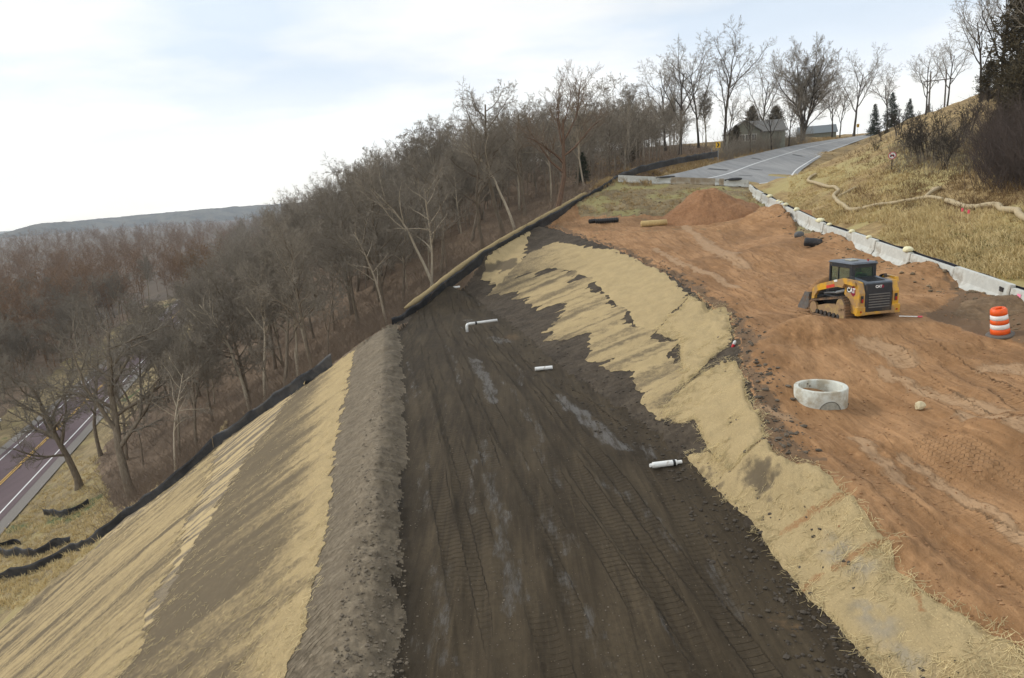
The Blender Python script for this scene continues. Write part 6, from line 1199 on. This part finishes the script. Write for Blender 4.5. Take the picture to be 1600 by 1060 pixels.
mb = MB(); mb.box((0, -1.46, .36), (1.5, .12, .12), bev=.02); mb.build('rear_bumper', M_CY, base)
mb = MB(); mb.box((0, -1.475, .93), (1.08, .10, 1.06), bev=.03); door = mb.build('rear_door', M_CB, base)
mb = MB()
for k in range(6): mb.box((0, -1.533, .58+.095*k), (.84, .03, .045), [[1, 0, 0], [0, .85, .52], [0, -.52, .85]])
mb.build('louver', simple('dusty_louver', (.11, .10, .088), .7), door)
mb = MB(); mb.prism([(-1.50, 1.42), (-1.46, 1.50), (-.55, 1.60), (-.55, 1.1), (-1.4, 1.1)], -.54, .54, 0); hood = mb.build('hood', M_CG, base)
a_ = math.atan2(.10, .91); mb = MB()
for k in range(9): f = k/8; yy = -1.32+.62*f; mb.box((0, yy, 1.523+.068*f), (.70, .03, .022))
mb.build('vent_slats', M_CB, hood)
# cab
mb = MB(); cx_, y0_, y1_ = .50, -.62, .78; zb_, zt_ = .95, 2.06
for s in (-1, 1):
    for yy, w_ in ((y0_+.06, .14), (y1_-.04, .08)): mb.box((s*(cx_-.035), yy, (zb_+zt_)/2), (.07, w_, zt_-zb_))
    mb.box((s*(cx_-.035), (y0_+y1_)/2, 1.10), (.066, y1_-y0_, .34)); mb.box((s*(cx_-.035), (y0_+y1_)/2, zt_-.07), (.066, y1_-y0_, .13)); mb.box((s*(cx_-.035), .22, 1.55), (.05, .03, .8))
mb.box((0, y0_+.04, 1.22), (.93, .066, .56)); mb.box((0, y0_+.04, zt_-.06), (.93, .066, .12)); mb.box((0, y1_-.04, zt_-.06), (.93, .06, .12)); mb.box((0, .05, .98), (.9, 1.3, .06))
cabo = mb.build('cab', M_CB, base)
mb = MB(); mb.box((0, .06, zt_+.045), (1.08, 1.56, .09), bev=.035, taper=(.95, .96)); roof = mb.build('roof', M_CG, cabo)
mb = MB(); mb.box((-.06, .05, zt_+.115), (.34, .42, .055), bev=.02); mb.build('roof_hatch', simple('pale_hatch', (.35, .34, .28), .6), cabo); mb = MB(); mb.lathe([(0, 0), (.03, 0), (.03, .06), (0, .07)], 10, (.3, -.42, zt_+.085)); mb.build('beacon', M_RL, cabo)
def rrect(w_, h_, r, n=6):
    P = []
    for cx2, cy2, a0 in ((w_/2-r, h_/2-r, 0), (-w_/2+r, h_/2-r, 90), (-w_/2+r, -h_/2+r, 180), (w_/2-r, -h_/2+r, 270)):
        P += [(cx2+r*math.cos(R(a0+90*k/n)), cy2+r*math.sin(R(a0+90*k/n))) for k in range(n+1)]
    return np.array(P)
for s in (-1, 1): mb = MB(); mb.prism(rrect(1.16, .74, .12)+[.07, 1.60], s*(cx_-.045), s*(cx_-.033), 0); mb.build('side_window', M_GLS, cabo)
mb = MB(); mb.prism(rrect(.80, .52, .14)+[0, 1.70], y0_+.02, y0_+.032, 1); mb.build('rear_window', M_GLS, cabo)
for s in (-1, 1): mb = MB(); mb.box((s*.42, y0_+.03, 1.72), (.12, .07, .62)); mb.build('rear_pillar', M_CB, cabo)
mb = MB(); mb.box((0, -.28, 1.12), (.5, .5, .14), bev=.04); mb.box((0, -.50, 1.42), (.48, .12, .56), bev=.05); mb.build('operator_seat', simple('seat_fabric', (.03, .03, .03), .8), cabo)
# bucket
mb = MB(); bp_ = [(1.36, .84), (1.34, .40), (1.40, .20), (1.52, .12), (2.10, .10), (2.10, .125), (1.53, .15), (1.43, .22), (1.375, .41), (1.39, .84)]; mb.prism(bp_, -.98, .98, 0)
for s in (-1, 1): mb.prism([(1.35, .84), (1.34, .40), (1.40, .20), (1.52, .12), (2.12, .10), (2.08, .22), (1.62, .84)], s*.98, s*1.0, 0)
mb.box((0, 1.34, .80), (2.0, .06, .08)); bk = mb.build('bucket', M_STL, base); mb = MB(); mb.box((0, 1.24, .52), (1.5, .10, .42), bev=.02); mb.tube([(-.9, 1.2, .62), (.9, 1.2, .62)], .06, 10); mb.build('coupler', M_CB, base)
# lettering
def letters(txt, size, name, mat, parent, loc, rot, ext=.004, bold=.0):
    cu_ = bpy.data.curves.new('t', 'FONT'); cu_.body = txt; cu_.size = size; cu_.extrude = ext; cu_.offset = bold; cu_.align_x = 'CENTER'; cu_.align_y = 'CENTER'; to = bpy.data.objects.new('t', cu_); COL.objects.link(to); dg = bpy.context.evaluated_depsgraph_get(); me = bpy.data.meshes.new_from_object(to.evaluated_get(dg)); bpy.data.objects.remove(to); me.materials.clear(); me.materials.append(mat); o = new_obj(name, me, parent); o.location = loc; o.rotation_euler = rot; return o
for s in (-1, 1):
    mb = MB(); mb.prism(np.array([(-1.26+s*0, 1.0), (-1.0, .98), (-1.0, 1.22), (-1.14, 1.30), (-1.28, 1.22)])+[.0, .0], s*.934, s*.940, 0) if False else mb.prism([(a+0, b_) for a, b_ in [(-1.30, 1.06), (-1.18, .97), (-1.06, 1.06), (-1.06, 1.28), (-1.18, 1.37), (-1.30, 1.28)]], s*.801, s*.806, 0); lg = mb.build('logo_badge', M_MAR, base)
    letters('CAT', .24, 'logo_letters', M_SWHT, base, (s*.808, -1.06, 1.19), (R(90), 0, R(-90 if s < 0 else 90)), .003, .008)
    mb = MB(); mb.box((s*.803, -1.02, 1.19), (.006, .44, .19)); mb.build('logo_backing', M_BLK, base)
letters('CAT', .13, 'logo_letters', M_SWHT, door, (-.03, -1.528, 1.33), (R(90), 0, 0), .003, .006)
mb = MB(); mb.prism([(.08, 1.33), (.13, 1.40), (.19, 1.33), (.13, 1.26)], -1.530, -1.526, 1); mb.build('logo_badge', M_MAR, door)
# load of sand
V = []; n = 28
for j in range(n+1):
    for i in range(n+1):
        x_ = -.955+1.91*i/n; y_ = 1.40+.62*j/n; e = math.sin(math.pi*i/n)**.45*math.sin(math.pi*min(1, .12+.88*j/n))**.5; V.append((x_, y_, .16+.42*(1-j/n)+.95*e+.05*float(fbm(x_*4, y_*4, 3))))
a = np.arange((n+1)**2).reshape(n+1, n+1); zz_ = np.zeros(len(V)); o = np_mesh('sand_load', V, np.stack([a[:-1, :-1], a[:-1, 1:], a[1:, 1:], a[1:, :-1]], -1).reshape(-1, 4), G_PAD, attrs=dict(tone=zz_, wet=zz_, straw=zz_, sand=zz_)); o.location = base.location; o.rotation_euler = base.rotation_euler; tag(o, 'heap of reddish sand filling the loader bucket', 'sand load')
# operator
def skin(name, verts, edges_, radii, mat, parent=None, sub=2, loc=None, rz=0):
    me = bpy.data.meshes.new(name); me.from_pydata([Vector(v) for v in verts], edges_, []); o = new_obj('tmp_skin', me); o.modifiers.new('s', 'SKIN'); 
    lay_ = me.skin_vertices[0] if me.skin_vertices else None
    if lay_ is None:
        import bmesh
        bm = bmesh.new(); bm.from_mesh(me); bm.verts.layers.skin.verify(); bm.to_mesh(me); bm.free(); lay_ = me.skin_vertices[0]
    for i, r in enumerate(radii): lay_.data[i].radius = (r, r) if np.ndim(r) == 0 else r
    lay_.data[0].use_root = True; sb = o.modifiers.new('u', 'SUBSURF'); sb.levels = sub; sb.render_levels = sub
    dg = bpy.context.evaluated_depsgraph_get(); m2 = bpy.data.meshes.new_from_object(o.evaluated_get(dg)); bpy.data.objects.remove(o); m2.materials.clear(); m2.materials.append(mat)
    for p_ in m2.polygons: p_.use_smooth = True
    q = new_obj(name, m2, parent)
    if loc is not None: q.location = loc; q.rotation_euler = (0, 0, rz)
    return q
M_SKIN = simple('skin', (.42, .25, .17), .5, var=.06); M_HIV = simple('hi_vis_lime', (.30, .72, .05), .6); M_JEAN = simple('dark_trousers', (.03, .035, .05), .9)
off_ = np.array([0, -.26, 1.19]); B = dict(); vs = []; es = []; rd = []
def nd(p_, r, par=None):
    vs.append(tuple(np.array(p_)+off_)); rd.append(r)
    if par is not None: es.append((par, len(vs)-1))
    return len(vs)-1
pel = nd((0, 0, .10), (.15, .11)); sp1 = nd((0, -.02, .28), (.14, .10), pel); chs = nd((0, -.03, .44), (.16, .105), sp1); nk = nd((0, -.01, .57), .055, chs); hd0 = nd((0, .01, .64), (.072, .085), nk); hd1 = nd((0, .015, .74), (.075, .092), hd0); hd2 = nd((0, .0, .81), (.055, .065), hd1); ns_ = nd((0, .115, .68), .016, hd0)
for s in (-1, 1):
    er = nd((s*.085, -.005, .70), .016, hd1); sh_ = nd((s*.19, -.03, .49), .062, chs); el = nd((s*.25, .10, .26), .045, sh_); wr = nd((s*.22, .34, .22), .030, el); pm = nd((s*.215, .41, .22), (.038, .018), wr)
    for k in range(4): f1 = nd((s*(.185+.02*k), .46, .235-.004*k), .0095, pm); f2 = nd((s*(.185+.02*k), .485+.004*(k % 2), .21), .0088, f1); nd((s*(.187+.02*k), .475, .185), .008, f2)
    t1 = nd((s*.175, .40, .235), .011, pm); nd((s*.16, .44, .25), .0095, t1)
    hp_ = nd((s*.10, .03, .08), .095, pel); kn = nd((s*.15, .46, .10), .068, hp_); an_ = nd((s*.14, .60, -.24), .045, kn); nd((s*.14, .74, -.27), .038, an_)
per = empty('person', base.location, R(8)); tag(per, 'operator in a lime green high-visibility vest sitting inside the loader cab', 'person')
skin('body', vs, es, rd, M_SKIN, per)
mb = MB(); P = off_+np.array([[0, 0, .12], [0, -.02, .28], [0, -.03, .44], [0, -.02, .53]]); mb.tube(P, [.19, .175, .20, .12], 18, False, flat=1); o = mb.build('vest', M_HIV, per, smooth=True)
vs2 = [tuple(off_+np.array(q)) for q in ((0, 0, .09), (-.10, .03, .08), (-.15, .46, .10), (-.14, .60, -.24), (.10, .03, .08), (.15, .46, .10), (.14, .60, -.24))]; skin('trousers', vs2, [(0, 1), (1, 2), (2, 3), (0, 4), (4, 5), (5, 6)], [.16, .105, .08, .055, .105, .08, .055], M_JEAN, per)
mb = MB(); mb.lathe([(.115, 0), (.105, .03), (.085, .085), (.045, .115), (0, .12)], 18, tuple(off_+np.array([0, .01, .735]))); mb.box(tuple(off_+np.array([0, .12, .742])), (.15, .09, .012), bev=.004); mb.build('hard_hat', M_HIV, per, smooth=True)
for s in (-1, 1): mb = MB(); mb.lathe([(0, -.012), (.010, -.006), (.012, 0), (.010, .006), (0, .012)], 8, tuple(off_+np.array([s*.033, .098, .715]))); mb.build('eye', M_BLK, per, smooth=True)
mb = MB(); mb.box(tuple(off_+np.array([0, .098, .625])), (.05, .012, .009), bev=.003); mb.build('mouth', simple('lips', (.3, .12, .10), .5), per)

# ------------------------------------------------------------------ clods, gravel and litter on the ground
def clods(name, sites, lab, mat, smin, smax):
    ico = np.array([(0, 0, -1), (.72, -.53, -.45), (-.28, -.85, -.45), (-.89, 0, -.45), (-.28, .85, -.45), (.72, .53, -.45), (.28, -.85, .45), (-.72, -.53, .45), (-.72, .53, .45), (.28, .85, .45), (.89, 0, .45), (0, 0, 1)]); fc_ = np.array([(0, 1, 2), (1, 0, 5), (0, 2, 3), (0, 3, 4), (0, 4, 5), (1, 5, 10), (2, 1, 6), (3, 2, 7), (4, 3, 8), (5, 4, 9), (1, 10, 6), (2, 6, 7), (3, 7, 8), (4, 8, 9), (5, 9, 10), (6, 10, 11), (7, 6, 11), (8, 7, 11), (9, 8, 11), (10, 9, 11)])
    VV = []; FF = []
    for k, (x, y, s_) in enumerate(sites): VV.append(ico*(s_*rng.uniform(.6, 1.2, 3)*np.array([1, 1, .6]))*(1+rng.uniform(-.25, .25, (12, 1)))+np.array([x, y, GZ(x, y)+s_*.25])); FF.append(fc_+12*k)
    tag(np_mesh(name, np.concatenate(VV), np.concatenate(FF), mat, smooth=False), lab, 'clods', kind='stuff')
def scatter(n, f, smin, smax, y0=9, y1=60):
    o = []
    while len(o) < n:
        y = y0*(y1/y0)**rng.uniform(0, 1); x = y*math.tan(R(rng.uniform(-35, 42)))
        if f(x, y): o.append((x, y, smin*(smax/smin)**(rng.uniform(0, 1)**2)))
    return o
def latsta(x, y): q = np.array([x, y])-E0; return q@nl, q@ax
TOEA = np.array([q[:2] for q in TOE]); CRA = np.array([q[:2] for q in CREST])
clods('soil_clods', scatter(1800, lambda x, y: -.3 < latsta(x, y)[0] < 1.0 and latsta(x, y)[1] < 22, .012, .05), 'dark soil clods along the berm beside the bench', G_CLOD if 'G_CLOD' in globals() else simple('soil_clod', (.13, .105, .075), .95, var=.3, scale=3), .02, .08)
clods('soil_clods', scatter(2400, lambda x, y: inreg(x, y) in (1, 2) and float(pdist(x, y, TOEA, False)) < 1.6*rng.uniform(), .015, .07), 'loose dark soil crumbs at the toe of the cut slope', simple('dark_clod', (.062, .050, .037), .95, var=.3, scale=3), .02, .08)
clods('gravel_bits', scatter(1300, lambda x, y: inreg(x, y) == 1, .007, .024, 9, 45), 'small pale gravel bits scattered over the dirt bench', simple('pale_gravel', (.13, .105, .078), .9, var=.4, scale=1.5), .01, .03)
clods('crest_clods', scatter(1300, lambda x, y: inreg(x, y) in (4, 2) and float(pdist(x, y, CRA, False)) < 1.2*rng.uniform()**1.5 and y > 16, .02, .10, 16, 80), 'dark broken soil lumps along the crest between sand and blankets', simple('crest_clod', (.10, .080, .058), .95, var=.35, scale=2), .03, .1)
clods('sand_clods', scatter(4200, lambda x, y: inreg(x, y) == 4 and (rng.uniform() < .35 or float(fbm(np.array([x*.5]), np.array([y*.5]), 77)[0]) > .12), .010, .045, 9, 70), 'small lumps of reddish sand scattered over the sand ground', simple('sand_clod', (.28, .155, .075), .95, var=.25, scale=2), .01, .05)
clods('bank_clods', scatter(900, lambda x, y: inreg(x, y) == 7 or (inreg(x, y) == 4 and float(pdist(x, y, BARA, False)) < 1.6), .03, .13, 20, 82), 'brown soil lumps on the banks below the barriers', simple('bank_clod', (.17, .125, .075), .95, var=.3, scale=2), .03, .1)

def stalks(n, polys, label):
    segs = []
    for P in polys:
        P = np.array(P, float); u0_, v0_ = P.min(0); u1_, v1_ = P.max(0); c_ = 0; tr_ = 0
        while c_ < n and tr_ < n*30:
            tr_ += 1; u, v = rng.uniform(u0_-5, u1_+5), rng.uniform(v0_-5, v1_+5)
            if u < -20 or v > 1080 or u > 1620: continue
            s_ = float(sdist(np.array([u]), np.array([v]), P)[0])
            if s_ < -3.5 or (s_ > 12 and rng.uniform() > .35): continue
            p_ = hit(u, v); z_ = GZ(p_[0], p_[1])
            if abs(p_[2]-z_) > .6: continue
            for _k in range(3):
                a_ = rng.uniform(0, 6.28); l_ = rng.uniform(.06, .20); q_ = np.array([p_[0]+rng.normal(0, .07), p_[1]+rng.normal(0, .07), 0]); q_[2] = GZ(q_[0], q_[1])+rng.uniform(.04, .09)
                e_ = q_+np.array([math.cos(a_)*l_, math.sin(a_)*l_, 0]); e_[2] = GZ(e_[0], e_[1])+rng.uniform(.04, .10); segs.append((0, np.array([q_, e_]), np.array([.0045, .004])))
            c_ += 1
    V, Q = prisms(segs); tag(np_mesh('loose_straw', V, Q, simple('straw_stalk', (.56, .45, .24), .9, var=.3, scale=2), smooth=True), label, 'straw', kind='stuff')
stalks(900, [BE, BD, BC], 'loose straw stalks sticking out of the blankets on the cut slope'); stalks(700, [BG, BH], 'loose straw stalks scattered over the outer slope blankets')
# ------------------------------------------------------------------ the air
mb = MB(); mb.box((-200, 2400, 150), (9400, 5200, 400)); hz_ = mb.build('haze', None); mh = bpy.data.materials.new('air_haze'); mh.use_nodes = True; tt = mh.node_tree; tt.nodes.clear()
pv = N(tt, 'ShaderNodeVolumePrincipled'); pv.inputs['Color'].default_value = (.82, .91, 1, 1); pv.inputs['Density'].default_value = .00012; pv.inputs['Anisotropy'].default_value = .2; oo = N(tt, 'ShaderNodeOutputMaterial'); L(tt, pv.outputs[0], oo.inputs['Volume']); hz_.data.materials.append(mh); tag(hz_, kind='stuff')
